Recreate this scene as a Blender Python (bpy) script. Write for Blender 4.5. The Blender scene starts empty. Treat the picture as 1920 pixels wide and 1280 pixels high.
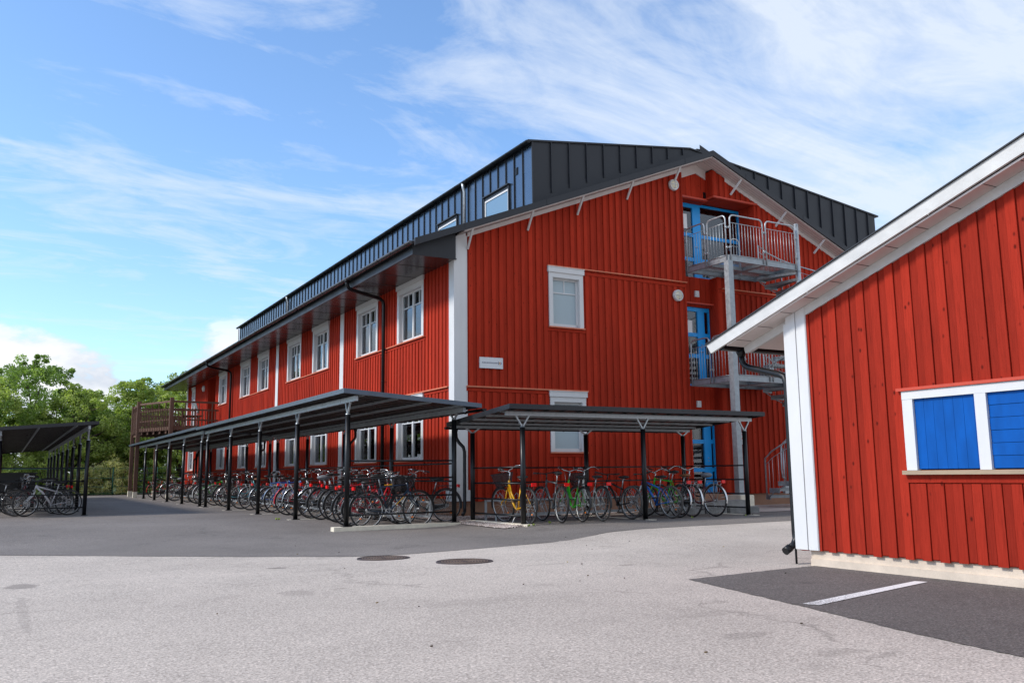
import bpy, bmesh, math, random
import numpy as np
from mathutils import Vector, Matrix
rnd = random.Random(7)
col = bpy.context.scene.collection
PI = math.pi

# ------------------------------------------------------------------ materials
def mat(name, color, rough=.6, metal=0., spec=.5):
    m = bpy.data.materials.new(name); m.use_nodes = True
    b = m.node_tree.nodes['Principled BSDF']
    b.inputs['Base Color'].default_value = (*color, 1)
    b.inputs['Roughness'].default_value = rough
    b.inputs['Metallic'].default_value = metal
    b.inputs['Specular IOR Level'].default_value = spec
    return m
class NT:
    def __init__(s, m): s.t = m.node_tree; s.b = s.t.nodes.get('Principled BSDF')
    def n(s, typ, **kw):
        x = s.t.nodes.new(typ)
        for k, v in kw.items(): setattr(x, k, v)
        return x
    def l(s, a, b): s.t.links.new(a, b)
    def coords(s, scale=(1, 1, 1), kind='Object'):
        tc = s.n('ShaderNodeTexCoord'); mp = s.n('ShaderNodeMapping'); mp.inputs['Scale'].default_value = scale
        s.l(tc.outputs[kind], mp.inputs['Vector']); return mp.outputs['Vector']
    def noise(s, vec, scale, detail=3, rough=.55, dist=0):
        x = s.n('ShaderNodeTexNoise'); x.inputs['Scale'].default_value = scale; x.inputs['Detail'].default_value = detail
        x.inputs['Roughness'].default_value = rough; x.inputs['Distortion'].default_value = dist
        s.l(vec, x.inputs['Vector']); return x.outputs['Fac']
    def ramp(s, fac, stops):
        r = s.n('ShaderNodeValToRGB'); e = r.color_ramp.elements
        while len(e) < len(stops): e.new(.5)
        for q, (p, c) in zip(e, stops):
            q.position = p; q.color = (*c, 1) if len(c) == 3 else c
        s.l(fac, r.inputs['Fac']); return r.outputs['Color']
    def mix(s, fac, a, b, mode='MIX'):
        x = s.n('ShaderNodeMix', data_type='RGBA', blend_type=mode)
        for v, i in ((fac, 0), (a, 6), (b, 7)):
            if isinstance(v, (int, float)): x.inputs[i].default_value = v
            elif isinstance(v, tuple): x.inputs[i].default_value = (*v, 1) if len(v) == 3 else v
            else: s.l(v, x.inputs[i])
        return x.outputs[2]
    def math(s, op, a, b=0., c=0.):
        x = s.n('ShaderNodeMath', operation=op)
        for i, v in enumerate((a, b, c)):
            if isinstance(v, (int, float)): x.inputs[i].default_value = v
            else: s.l(v, x.inputs[i])
        return x.outputs[0]
    def attr(s, name='tint'):
        x = s.n('ShaderNodeAttribute'); x.attribute_name = name; return x.outputs['Fac']
    def bump(s, h, strength=.3, dist=.01):
        x = s.n('ShaderNodeBump'); x.inputs['Strength'].default_value = strength; x.inputs['Distance'].default_value = dist
        s.l(h, x.inputs['Height']); s.l(x.outputs['Normal'], s.b.inputs['Normal'])
g3 = lambda v: (v, v, v)

def red_wood(name, base, knots=.5, worn=.25):
    m = mat(name, base, .8, spec=.12); t = NT(m)
    v = t.coords((9, 9, .55)); grain = t.noise(v, 9, 5, .6)
    v2 = t.coords((1, 1, .35)); big = t.noise(v2, 1.3, 3)
    tint = t.attr()
    dark = tuple(c * .62 for c in base); lite = tuple(min(1, c * 1.22 + .004) for c in base)
    c = t.ramp(grain, [(.28, dark), (.5, base), (.78, lite)])
    c = t.mix(.55, base, c)
    tm = t.ramp(tint, [(0, g3(.80)), (.5, g3(.97)), (1, g3(1.16))])
    c = t.mix(1., c, tm, 'MULTIPLY')
    bm_ = t.ramp(big, [(.3, g3(.82)), (.7, g3(1.1))])
    c = t.mix(1., c, bm_, 'MULTIPLY')
    # knots: small dark ovals
    vk = t.coords((1, 1, .6)); vo = t.n('ShaderNodeTexVoronoi'); vo.inputs['Scale'].default_value = 7.5; t.l(vk, vo.inputs['Vector'])
    k = t.ramp(vo.outputs['Distance'], [(.05, g3(1)), (.13, g3(0))])
    c = t.mix(t.math('MULTIPLY', k, knots), c, tuple(q * .25 for q in base))
    st = t.noise(t.coords((14, 14, .9)), 2.2, 6, .75); c = t.mix(t.math('MULTIPLY', t.ramp(st, [(.56, g3(0)), (.72, g3(1))]), .55), c, tuple(q * .42 for q in base))
    # worn, greyish specks
    w = t.ramp(t.noise(t.coords((30, 30, 6)), 3, 4, .7), [(.68, g3(0)), (.8, g3(1))])
    c = t.mix(t.math('MULTIPLY', w, worn), c, (.42, .19, .13))
    t.l(c, t.b.inputs['Base Color']); t.bump(grain, .35, .004)
    return m
def noisy(name, base, rough=.6, metal=0., amt=.25, scale=4., stretch=(1, 1, 1), bump=0., spec=.5, fine=0.):
    m = mat(name, base, rough, metal, spec); t = NT(m)
    f = t.noise(t.coords(stretch), scale, 6, .6)
    c = t.ramp(f, [(.25, tuple(q * (1 - amt) for q in base)), (.75, tuple(min(1, q * (1 + amt)) for q in base))])
    if fine:
        g = t.noise(t.coords(), 160, 2, .8)
        c = t.mix(1., c, t.ramp(g, [(.3, g3(1 - fine)), (.7, g3(1 + fine))]), 'MULTIPLY')
    t.l(c, t.b.inputs['Base Color'])
    r = t.ramp(f, [(.3, g3(max(0, rough - .08))), (.7, g3(min(1, rough + .1)))]); t.l(r, t.b.inputs['Roughness'])
    if bump: t.bump(f, bump, .006)
    return m

M = {}
M['red'] = red_wood('red_cladding', (.385, .030, .012), .85, .2)
M['red_old'] = red_wood('red_cladding_weathered', (.315, .023, .0105), .95, .35)
M['ledge'] = noisy('ledge_wood', (.60, .17, .085), .6, amt=.15, scale=8)
M['redtrim'] = noisy('red_trim', (.50, .055, .025), .6, amt=.12, scale=8)
M['white'] = noisy('white_paint', (.62, .62, .615), .55, amt=.06, scale=3, stretch=(1, 1, .4))
M['whitedirty'] = noisy('white_rake_paint', (.545, .54, .52), .6, amt=.16, scale=5, stretch=(1, .6, 1))
M['soffit'] = noisy('soffit_boards', (.62, .56, .53), .6, amt=.08, scale=6)
M['blue'] = noisy('blue_door_paint', (.003, .31, .76), .35, amt=.06, scale=4)
M['shutter'] = noisy('blue_shutter_paint', (.0008, .08, .34), .55, amt=.2, scale=9, stretch=(1, 1, .3), bump=.15, spec=.15)
M['slate'] = noisy('dark_sheet_metal', (.024, .026, .031), .45, amt=.12, scale=2, spec=.35)
M['skymetal'] = noisy('sky_tinted_sheet_metal', (.11, .15, .20), .25, .85, amt=.08, scale=1.5)  # dark sheet with the blue of the reflected sky put into its colour
M['eave'] = mat('eave_sheet', (.055, .045, .045), .24, spec=.7)
M['black'] = noisy('black_coated_steel', (.006, .0065, .008), .36, amt=.2, scale=6, spec=.35)
M['roofsheet'] = noisy('shelter_roof_sheet', (.012, .013, .017), .42, .0, amt=.15, scale=2)
M['under'] = noisy('shelter_roof_underside', (.045, .038, .036), .32, .2, amt=.3, scale=3)
M['galv'] = noisy('galvanised_steel', (.42, .45, .47), .42, .65, amt=.22, scale=14)
M['galvd'] = noisy('galvanised_dull', (.30, .33, .35), .5, .45, amt=.25, scale=10)
M['conc'] = noisy('concrete', (.72, .65, .52), .85, amt=.16, scale=7, bump=.3, fine=.12)
M['stone'] = noisy('granite_kerb', (.24, .235, .225), .85, amt=.35, scale=5, bump=.5, fine=.25)
M['found'] = noisy('building_foundation', (.30, .16, .10), .9, amt=.18, scale=4, bump=.2, fine=.1)
M['paving'] = noisy('paving_slab', (.40, .33, .29), .85, amt=.12, scale=4, fine=.12)
M['deckwood'] = noisy('brown_deck_wood', (.125, .062, .038), .7, amt=.35, scale=9, stretch=(1, 1, .3), bump=.2)
M['cream'] = mat('lamp_glass', (.72, .66, .50), .3)
M['rubber'] = noisy('tyre_rubber', (.022, .021, .021), .75, amt=.3, scale=20)
M['rubberg'] = noisy('dusty_tyre', (.075, .068, .062), .85, amt=.3, scale=20)
M['chrome'] = mat('bright_steel', (.62, .62, .62), .22, .9)
M['alu'] = mat('dull_aluminium', (.50, .50, .50), .38, .6)
M['plast'] = mat('black_plastic', (.015, .015, .016), .45)
M['leather'] = mat('saddle_cover', (.02, .018, .018), .5)
M['greycloth'] = noisy('grey_saddle_cloth', (.16, .165, .18), .8, amt=.3, scale=30)
M['brown'] = mat('brown_saddle', (.22, .08, .03), .5)
M['rlight'] = mat('red_lens', (.75, .012, .012), .2)
M['orange'] = mat('orange_reflector', (.9, .22, .01), .25)
M['sign'] = mat('sign_white', (.66, .67, .68), .45)
M['navy'] = mat('sign_navy', (.012, .03, .10), .5)
M['sblue'] = mat('sign_blue', (.02, .14, .42), .5)
M['syellow'] = mat('sign_orange', (.85, .40, .02), .5)
M['sred'] = mat('sign_red', (.75, .05, .06), .5)
M['curtain'] = mat('curtain', (.72, .70, .64), .9)
M['room'] = mat('room_dark', (.14, .145, .14), .9)
M['frost'] = mat('frosted_film', (.34, .42, .45), .35, spec=.6)
M['paper'] = mat('white_notice', (.8, .8, .8), .8)
M['greenwire'] = mat('green_fence_wire', (.01, .10, .06), .5)
M['bark'] = noisy('bark', (.07, .055, .04), .9, amt=.4, scale=6, bump=.5)
M['iron'] = noisy('cast_iron', (.05, .034, .03), .6, .1, amt=.3, scale=18, bump=.2)
M['ironlite'] = noisy('worn_iron', (.34, .25, .19), .4, .5, amt=.3, scale=18)
M['yellowb'] = mat('paint_yellow', (.85, .42, .008), .28)
for n_, c_ in dict(navy=(.012, .028, .055), black=(.012, .012, .014), red=(.55, .012, .022), grey=(.07, .08, .09), green=(.04, .42, .02),
                   white=(.62, .60, .54), blue=(.012, .13, .48), silver=(.45, .44, .46), pink=(.6, .22, .25), teal=(.08, .40, .45),
                   maroon=(.12, .012, .02), mint=(.35, .5, .48)).items():
    M['p_' + n_] = mat('bike_paint_' + n_, c_, .28)

def glass_mat():
    m = bpy.data.materials.new('window_glass'); m.use_nodes = True; t = m.node_tree
    for n in list(t.nodes): t.nodes.remove(n)
    o = t.nodes.new('ShaderNodeOutputMaterial'); mx = t.nodes.new('ShaderNodeMixShader')
    tr = t.nodes.new('ShaderNodeBsdfTransparent'); tr.inputs[0].default_value = (.72, .78, .78, 1)
    gl = t.nodes.new('ShaderNodeBsdfGlossy'); gl.inputs['Roughness'].default_value = .02; gl.inputs[0].default_value = (.95, .97, 1, 1)
    fr = t.nodes.new('ShaderNodeFresnel'); fr.inputs[0].default_value = 1.9
    t.links.new(fr.outputs[0], mx.inputs[0]); t.links.new(tr.outputs[0], mx.inputs[1]); t.links.new(gl.outputs[0], mx.inputs[2])
    t.links.new(mx.outputs[0], o.inputs[0]); return m
M['glass'] = glass_mat()
def mesh_basket():
    m = mat('basket_mesh', (.02, .016, .018), .5); t = NT(m)
    tr = t.n('ShaderNodeBsdfTransparent'); mx = t.n('ShaderNodeMixShader'); mx.inputs[0].default_value = .62
    out = t.t.nodes['Material Output']
    t.l(tr.outputs[0], mx.inputs[1]); t.l(t.b.outputs[0], mx.inputs[2]); t.l(mx.outputs[0], out.inputs[0]); return m
M['basket'] = mesh_basket()

def asphalt(name, base, speck, fine_scale, dark_patches, contrast, spots=()):
    m = mat(name, base, .88, spec=.25); t = NT(m); v = t.coords()
    a = t.noise(v, fine_scale, 3, .75); b = t.noise(v, fine_scale * .33, 4, .7)
    big = t.noise(v, .28, 5, .6, .4); mid = t.noise(v, 1.7, 5, .62)
    c = t.ramp(a, [(.30, tuple(q * (1 - contrast) for q in base)), (.5, base), (.70, speck)])
    c = t.mix(1., c, t.ramp(b, [(.3, g3(.86)), (.7, g3(1.12))]), 'MULTIPLY')
    c = t.mix(1., c, t.ramp(big, [(.3, g3(1 - dark_patches)), (.7, g3(1 + dark_patches * .6))]), 'MULTIPLY')
    c = t.mix(1., c, t.ramp(mid, [(.25, g3(.86)), (.45, g3(1)), (.8, g3(1.05))]), 'MULTIPLY')
    # scattered darker worn blotches
    w = t.ramp(t.noise(t.coords((1, 1, 1)), 3.1, 6, .72), [(.60, g3(0)), (.74, g3(1))])
    c = t.mix(t.math('MULTIPLY', w, .38), c, tuple(q * .55 for q in base))
    w2 = t.ramp(t.noise(t.coords((.9, 2.2, 1)), 1.1, 7, .7, 1.2), [(.58, g3(0)), (.72, g3(1))]); c = t.mix(t.math('MULTIPLY', w2, .30), c, tuple(q * .6 for q in base))
    cr = t.n('ShaderNodeTexVoronoi', feature='DISTANCE_TO_EDGE'); cr.inputs['Scale'].default_value = .21
    wv = t.n('ShaderNodeVectorMath', operation='ADD'); dn = t.n('ShaderNodeTexNoise'); dn.inputs['Scale'].default_value = 2.3; dn.inputs['Detail'].default_value = 6; t.l(v, dn.inputs['Vector']); t.l(v, wv.inputs[0]); t.l(dn.outputs['Color'], wv.inputs[1]); t.l(wv.outputs[0], cr.inputs['Vector'])
    ck = t.ramp(cr.outputs['Distance'], [(.0, g3(1)), (.004, g3(.4)), (.012, g3(0))]); gate = t.ramp(t.noise(v, .8, 3), [(.48, g3(0)), (.56, g3(1))])
    c = t.mix(t.math('MULTIPLY', t.math('MULTIPLY', ck, gate), .5), c, tuple(q * .3 for q in base))
    so = t.ramp(t.noise(t.coords((1, 1, 1)), .9, 2, .5), [(.70, g3(0)), (.73, g3(1))]); c = t.mix(t.math('MULTIPLY', so, .35), c, tuple(q * .45 for q in base))
    # individual stones of the aggregate
    vo = t.n('ShaderNodeTexVoronoi'); vo.inputs['Scale'].default_value = 95; t.l(v, vo.inputs['Vector']); sx = t.n('ShaderNodeSeparateColor'); t.l(vo.outputs['Color'], sx.inputs[0])
    c = t.mix(1., c, t.ramp(sx.outputs[0], [(0, g3(.74)), (.25, g3(.92)), (.7, g3(1.05)), (1, g3(1.28))]), 'MULTIPLY')
    # old oil and damp stains
    wz = t.noise(v, 7, 4, .6); sp = t.n('ShaderNodeSeparateXYZ'); t.l(v, sp.inputs[0])
    for (X, Y, rx, ry, k) in spots:
        dx = t.math('DIVIDE', t.math('SUBTRACT', sp.outputs[0], X), rx); dy = t.math('DIVIDE', t.math('SUBTRACT', sp.outputs[1], Y), ry)
        d = t.math('ADD', t.math('ADD', t.math('MULTIPLY', dx, dx), t.math('MULTIPLY', dy, dy)), t.math('MULTIPLY', t.math('SUBTRACT', wz, .5), 2.4))
        c = t.mix(t.math('MULTIPLY', t.ramp(d, [(.55, g3(1)), (1.0, g3(0))]), k), c, tuple(q * .35 for q in base))
    t.l(c, t.b.inputs['Base Color']); t.bump(a, .5, .006); return m
M['light_asphalt'] = asphalt('light_asphalt', (.455, .392, .338), (.68, .60, .53), 62, .16, .46, [(.23, 10.03, .16, .34, .6), (2.79, 10.28, .13, .12, .7), (2.26, 7.73, .16, .22, .3), (4.03, 4.16, .22, .10, .3), (4.41, 4.9, .3, .12, .22), (4.05, 3.52, .2, .1, .3), (.2, 8.0, .05, 1.3, .22), (5.3, 8.5, .5, .05, .25), (5.95, 7.9, .12, .08, .4), (3.3, 6.4, .5, .18, .15)])
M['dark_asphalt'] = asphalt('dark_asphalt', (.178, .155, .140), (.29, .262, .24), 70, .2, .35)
M['patch_asphalt'] = asphalt('patch_asphalt', (.124, .108, .098), (.23, .205, .19), 70, .25, .4)
def gravel_mat():
    m = mat('gravel', (.3, .24, .2), .9); t = NT(m); vo = t.n('ShaderNodeTexVoronoi'); vo.inputs['Scale'].default_value = 42
    t.l(t.coords(), vo.inputs['Vector'])
    c = t.ramp(vo.outputs['Color'], [(.1, (.24, .17, .14)), (.5, (.48, .38, .33)), (.9, (.76, .70, .66))])
    t.l(c, t.b.inputs['Base Color']); t.bump(t.math('SUBTRACT', 1., vo.outputs['Distance']), .8, .02); return m
M['gravel'] = gravel_mat()
M['grass'] = noisy('grass', (.07, .11, .025), .9, amt=.4, scale=3, bump=.4, fine=.3)
M['line'] = None
def line_mat():
    m = mat('road_paint', (.78, .76, .73), .7); t = NT(m); v = t.coords()
    f = t.noise(v, 75, 4, .8); e = t.noise(v, 2.2, 2)
    # paint more worn towards the old end (x small) : real wear, geometry-fixed
    sp = t.n('ShaderNodeSeparateXYZ'); t.l(v, sp.inputs[0])
    wear = t.math('MULTIPLY', t.math('SUBTRACT', 6.9, sp.outputs[0]), .09)
    k = t.ramp(t.math('ADD', f, wear), [(.60, g3(0)), (.68, g3(1))])
    t.l(t.mix(k, (.78, .76, .73), (.16, .15, .15)), t.b.inputs['Base Color']); return m
M['line'] = line_mat()
def leaf_mat(name, a, b):
    m = mat(name, a, .55, spec=.3); t = NT(m); c = t.ramp(t.attr(), [(0, a), (1, b)])
    t.l(c, t.b.inputs['Base Color'])
    tl = t.n('ShaderNodeBsdfTranslucent'); mx = t.n('ShaderNodeMixShader'); mx.inputs[0].default_value = .42
    t.l(t.mix(1., c, (1.5, 1.7, .7), 'MULTIPLY'), tl.inputs[0]); out = t.t.nodes['Material Output']
    t.l(t.b.outputs[0], mx.inputs[1]); t.l(tl.outputs[0], mx.inputs[2]); t.l(mx.outputs[0], out.inputs[0]); return m
M['leafA'] = leaf_mat('oak_leaves', (.10, .165, .035), (.46, .52, .17))
M['leafB'] = leaf_mat('dark_leaves', (.065, .125, .03), (.31, .41, .12))
M['leafC'] = leaf_mat('pale_shrub_leaves', (.30, .30, .12), (.66, .62, .34))

# ------------------------------------------------------------------ mesh helper
class Fr:                                      # local frame (u, n, z)
    def __init__(s, O, U, N): s.O, s.U, s.N = Vector(O), Vector(U), Vector(N)
    def __call__(s, u, n, z): return s.O + s.U * u + s.N * n + Vector((0, 0, z))
WORLD = Fr((0, 0, 0), (1, 0, 0), (0, 1, 0))    # u=x n=y
class MB:
    def __init__(s): s.v = []; s.f = []; s.t = []; s.sm = []; s.cur = .5; s.mi = []; s.m = 0
    def add(s, vs, fs, smooth=False):
        o = len(s.v); s.v += [tuple(p) for p in vs]
        for f in fs: s.f.append([i + o for i in f]); s.t.append(s.cur); s.sm.append(smooth); s.mi.append(s.m)
    def split(s, name, m, parent=None, mod=8):
        out = []; nv = 8; nf = 6
        for i in range(len(s.v) // nv):
            q = MB(); q.v = s.v[i * nv:(i + 1) * nv]; q.f = [[j - i * nv for j in f] for f in s.f[i * nf:(i + 1) * nf]]; q.t = s.t[i * nf:(i + 1) * nf]; q.sm = [False] * nf; q.mi = [0] * nf
            out.append(q.obj(name, m, parent))
        return out
    def fbox(s, F, u0, u1, n0, n1, z0, z1, z0b=None, z1b=None):
        a = z0 if z0b is None else z0b; b = z1 if z1b is None else z1b
        vs = [F(u0, n0, z0), F(u1, n0, a), F(u1, n1, a), F(u0, n1, z0), F(u0, n0, z1), F(u1, n0, b), F(u1, n1, b), F(u0, n1, z1)]
        s.add(vs, [(0, 3, 2, 1), (4, 5, 6, 7), (0, 1, 5, 4), (1, 2, 6, 5), (2, 3, 7, 6), (3, 0, 4, 7)])
    def box(s, x0, x1, y0, y1, z0, z1): s.fbox(WORLD, x0, x1, y0, y1, z0, z1)
    def prism(s, F, poly, n0, n1):             # poly in (u,z)
        k = len(poly); vs = [F(u, n0, z) for u, z in poly] + [F(u, n1, z) for u, z in poly]
        s.add(vs, [tuple(range(k)), tuple(range(2 * k - 1, k - 1, -1))] + [(i, i + k, (i + 1) % k + k, (i + 1) % k) for i in range(k)])
    def slab(s, poly, z0, z1):                 # poly in (x,y)
        k = len(poly); vs = [(x, y, z0) for x, y in poly] + [(x, y, z1) for x, y in poly]
        s.add(vs, [tuple(range(k))[::-1], tuple(range(k, 2 * k))] + [(i, (i + 1) % k, (i + 1) % k + k, i + k) for i in range(k)])
    def path(s, pts, r, n=8, closed=False, smooth=True, caps=True, scale=None):
        P = [Vector(p) for p in pts]; k = len(P); rs = r if isinstance(r, (list, tuple)) else [r] * k
        vs = []; up = None
        for i, p in enumerate(P):
            if closed: d = (P[(i + 1) % k] - P[i - 1])
            else: d = P[min(i + 1, k - 1)] - P[max(i - 1, 0)]
            d.normalize()
            if up is None:
                up = Vector((0, 0, 1)) if abs(d.z) < .9 else Vector((1, 0, 0))
            a = d.cross(up).normalized(); up2 = a.cross(d).normalized(); up = up2
            for j in range(n):
                q = 2 * PI * j / n + PI / n
                off = a * math.cos(q) * rs[i] + up2 * math.sin(q) * rs[i]
                if scale: off = Vector((off.x * scale[0], off.y * scale[1], off.z * scale[2]))
                vs.append(p + off)
        fs = []
        for i in range(k if closed else k - 1):
            for j in range(n):
                a0 = i * n + j; a1 = i * n + (j + 1) % n; b0 = ((i + 1) % k) * n + j; b1 = ((i + 1) % k) * n + (j + 1) % n
                fs.append((a0, a1, b1, b0))
        s.add(vs, fs, smooth)
        if not closed and caps: 
            o = len(s.v) - len(vs); s.f.append([o + j for j in range(n)][::-1]); s.f.append([o + (k - 1) * n + j for j in range(n)])
            s.t += [s.cur] * 2; s.sm += [False] * 2; s.mi += [s.m] * 2
    def tube(s, a, b, r, n=8, r2=None): s.path([a, b], [r, r if r2 is None else r2], n)
    def bar(s, a, b, w, h):                    # square bar between points
        a, b = Vector(a), Vector(b); d = (b - a).normalized(); up = Vector((0, 0, 1)) if abs(d.z) < .95 else Vector((0, 1, 0))
        x = d.cross(up).normalized() * w / 2; y = x.cross(d).normalized() * h / 2
        vs = [p + q for p in (a, b) for q in (-x - y, x - y, x + y, -x + y)]
        s.add(vs, [(0, 3, 2, 1), (4, 5, 6, 7), (0, 1, 5, 4), (1, 2, 6, 5), (2, 3, 7, 6), (3, 0, 4, 7)])
    def ring(s, c, ax, R, r, n=32, m=6, a0=0, a1=2 * PI, w=None):   # torus / arc ; ax = axis
        ax = Vector(ax).normalized(); e1 = ax.cross(Vector((0, 0, 1)) if abs(ax.z) < .9 else Vector((1, 0, 0))).normalized(); e2 = ax.cross(e1)
        full = abs(a1 - a0 - 2 * PI) < 1e-6; kk = n if full else n + 1; vs = []
        for i in range(kk):
            t = a0 + (a1 - a0) * i / n; d = e1 * math.cos(t) + e2 * math.sin(t)
            for j in range(m):
                q = 2 * PI * j / m; vs.append(Vector(c) + d * (R + r * math.cos(q)) + ax * (w or r) * math.sin(q))
        fs = []
        for i in range(n):
            for j in range(m):
                i2 = (i + 1) % kk; fs.append((i * m + j, i * m + (j + 1) % m, i2 * m + (j + 1) % m, i2 * m + j))
        s.add(vs, fs, True)
    def ball(s, c, rx, ry, rz, n=12, m=8, R=None):
        vs = []; fs = []
        for i in range(m + 1):
            t = PI * i / m
            for j in range(n):
                p = 2 * PI * j / n; q = Vector((rx * math.sin(t) * math.cos(p), ry * math.sin(t) * math.sin(p), rz * math.cos(t)))
                if R: q = R @ q
                vs.append(Vector(c) + q)
        for i in range(m):
            for j in range(n): fs.append((i * n + j, (i + 1) * n + j, (i + 1) * n + (j + 1) % n, i * n + (j + 1) % n))
        s.add(vs, fs, True)
    def obj(s, name, m, parent=None, loc=None, fix=True):
        me = bpy.data.meshes.new(name); me.from_pydata(s.v, [], s.f)
        ms = m if isinstance(m, (list, tuple)) else [m]
        for x in ms: me.materials.append(x)
        a = me.attributes.new('tint', 'FLOAT', 'FACE'); a.data.foreach_set('value', s.t)
        me.polygons.foreach_set('use_smooth', s.sm)
        if len(ms) > 1: me.polygons.foreach_set('material_index', s.mi)
        if fix:
            b = bmesh.new(); b.from_mesh(me); bmesh.ops.recalc_face_normals(b, faces=b.faces); b.to_mesh(me); b.free()
        o = bpy.data.objects.new(name, me); col.objects.link(o)
        if parent: o.parent = parent
        if loc: o.location = loc
        return o
def empty(name, loc=(0, 0, 0), rz=0):
    o = bpy.data.objects.new(name, None); col.objects.link(o); o.location = loc; o.rotation_euler = (0, 0, rz); o.empty_display_size = .2; return o
def tag(o, label=None, cat=None, group=None, kind=None):
    if label: o['label'] = label
    if cat: o['category'] = cat
    if group: o['group'] = group
    if kind: o['kind'] = kind
    return o
def copy_tree(o, parent=None):
    c = o.copy(); col.objects.link(c); c.parent = parent; CH[c.name] = [copy_tree(ch, c) for ch in KIDS.get(o.name, [])]
    return c
KIDS = {}; CH = {}

# ------------------------------------------------------------------ ground
def sm(a, b, x):
    t = max(0., min(1., (x - a) / (b - a))); return t * t * (3 - 2 * t)
def gz(x, y):                                   # shallow drainage dip in the yard in front of the long shelter
    return -.09 * (1 - sm(16.4, 20.5, y)) * sm(8, 13, y) * (1 - sm(7.6, 9.2, x)) * sm(-30, -10, x)
def ragged(poly, amp, step=.12, seed=1, skip=()):
    R_ = random.Random(seed); out = []
    for i, a in enumerate(poly):
        b = poly[(i + 1) % len(poly)]; L = math.hypot(b[0] - a[0], b[1] - a[1]); out.append(a)
        if i in skip or L > 13: continue
        n = int(L / step)
        for k in range(1, n): t = k / n; out.append((a[0] + (b[0] - a[0]) * t + R_.uniform(-amp, amp), a[1] + (b[1] - a[1]) * t + R_.uniform(-amp, amp)))
    return out
def sheet(name, poly, dz, m, step=.5, region=(-6, 12, 6, 22), kind='structure'):
    bm = bmesh.new(); bm.faces.new([bm.verts.new((x, y, 0)) for x, y in poly])
    x0, x1, y0, y1 = region
    for ax, lo, hi in ((0, x0, x1), (1, y0, y1)):
        k = lo
        while k <= hi:
            co = (k, 0, 0) if ax == 0 else (0, k, 0); no = (1, 0, 0) if ax == 0 else (0, 1, 0)
            bmesh.ops.bisect_plane(bm, geom=bm.verts[:] + bm.edges[:] + bm.faces[:], plane_co=co, plane_no=no); k += step
    for v in bm.verts: v.co.z = gz(v.co.x, v.co.y) + dz
    bmesh.ops.recalc_face_normals(bm, faces=bm.faces)
    for f in bm.faces:
        if f.normal.z < 0: f.normal_flip()
    me = bpy.data.meshes.new(name); bm.to_mesh(me); bm.free(); me.materials.append(m)
    o = bpy.data.objects.new(name, me); col.objects.link(o)
    if kind: o['kind'] = kind
    return o
sheet('ground', [(-400, -200), (400, -200), (400, 500), (-400, 500)], 0, M['light_asphalt'])
edge = [(-30, 40), (-12, 26.5), (0.03, 15.0), (1.98, 13.35), (3.53, 11.98), (4.15, 11.35), (4.77, 11.24), (6.08, 11.55), (7.75, 12.0), (9.87, 12.62), (13.73, 12.75), (30, 13.2)]
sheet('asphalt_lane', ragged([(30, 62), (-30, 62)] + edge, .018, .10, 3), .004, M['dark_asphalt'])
sheet('parking_bay', ragged([(7.49, 6.66), (6.73, 6.62), (5.62, 6.52), (5.2, 4.79), (4.90, 3.63), (4.78, 2.93), (4.5, 0), (4.2, -8), (7.49, -8)], .010, .05, 4), .004, M['patch_asphalt'], region=(4, 8, 6, 7))
MBx = MB(); MBx.slab([(5.27, 4.84), (5.32, 4.725), (7.17, 5.13), (7.13, 5.23)], .008, .0085)
tag(MBx.obj('parking_line', M['line']), kind='structure')
sheet('lawn', [(-300, 57.6), (300, 57.6), (300, 420), (-300, 420)], .03, M['grass'], region=(0, 0, 0, 0))
sheet('entrance_paving', [(14.9, 16.3), (16.2, 15.7), (20.5, 15.7), (24, 15.9), (24, 18.93), (14.9, 18.93)], .012, M['paving'], region=(0, 0, 0, 0))
go = sheet('gravel', [(8.33, 14.85), (8.86, 14.95), (8.95, 17.5), (15.2, 17.6), (15.2, 18.95), (9.35, 18.95), (9.35, 24), (8.45, 24)], .022, M['gravel'], region=(8, 10, 14, 22), kind='stuff')
tag(go, 'pinkish gravel strip along the foundation behind the bicycles', 'gravel')
# loose stones on the gravel so that its edge is not clean
g = MB()
for i in range(2200):
    if rnd.random() < .4: x, y = rnd.uniform(8.3, 8.95), rnd.uniform(14.7, 18.8)
    else: x, y = rnd.uniform(8.95, 15.2), rnd.uniform(17.45, 18.85)
    r = rnd.uniform(.005, .014); g.cur = rnd.random()
    g.ball((x, y, gz(x, y) + .022 + r * .2), r, r * rnd.uniform(.6, 1), r * .6, 5, 4)
st_mat = mat('loose_stones', (.3, .25, .22), .9); t_ = NT(st_mat); t_.l(t_.ramp(t_.attr(), [(0, (.22, .16, .14)), (.6, (.50, .40, .36)), (1, (.78, .72, .68))]), t_.b.inputs['Base Color'])
tag(g.obj('loose_gravel_stones', st_mat, fix=False), 'loose pebbles on the gravel strip by the wall', 'pebbles', kind='stuff')

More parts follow.
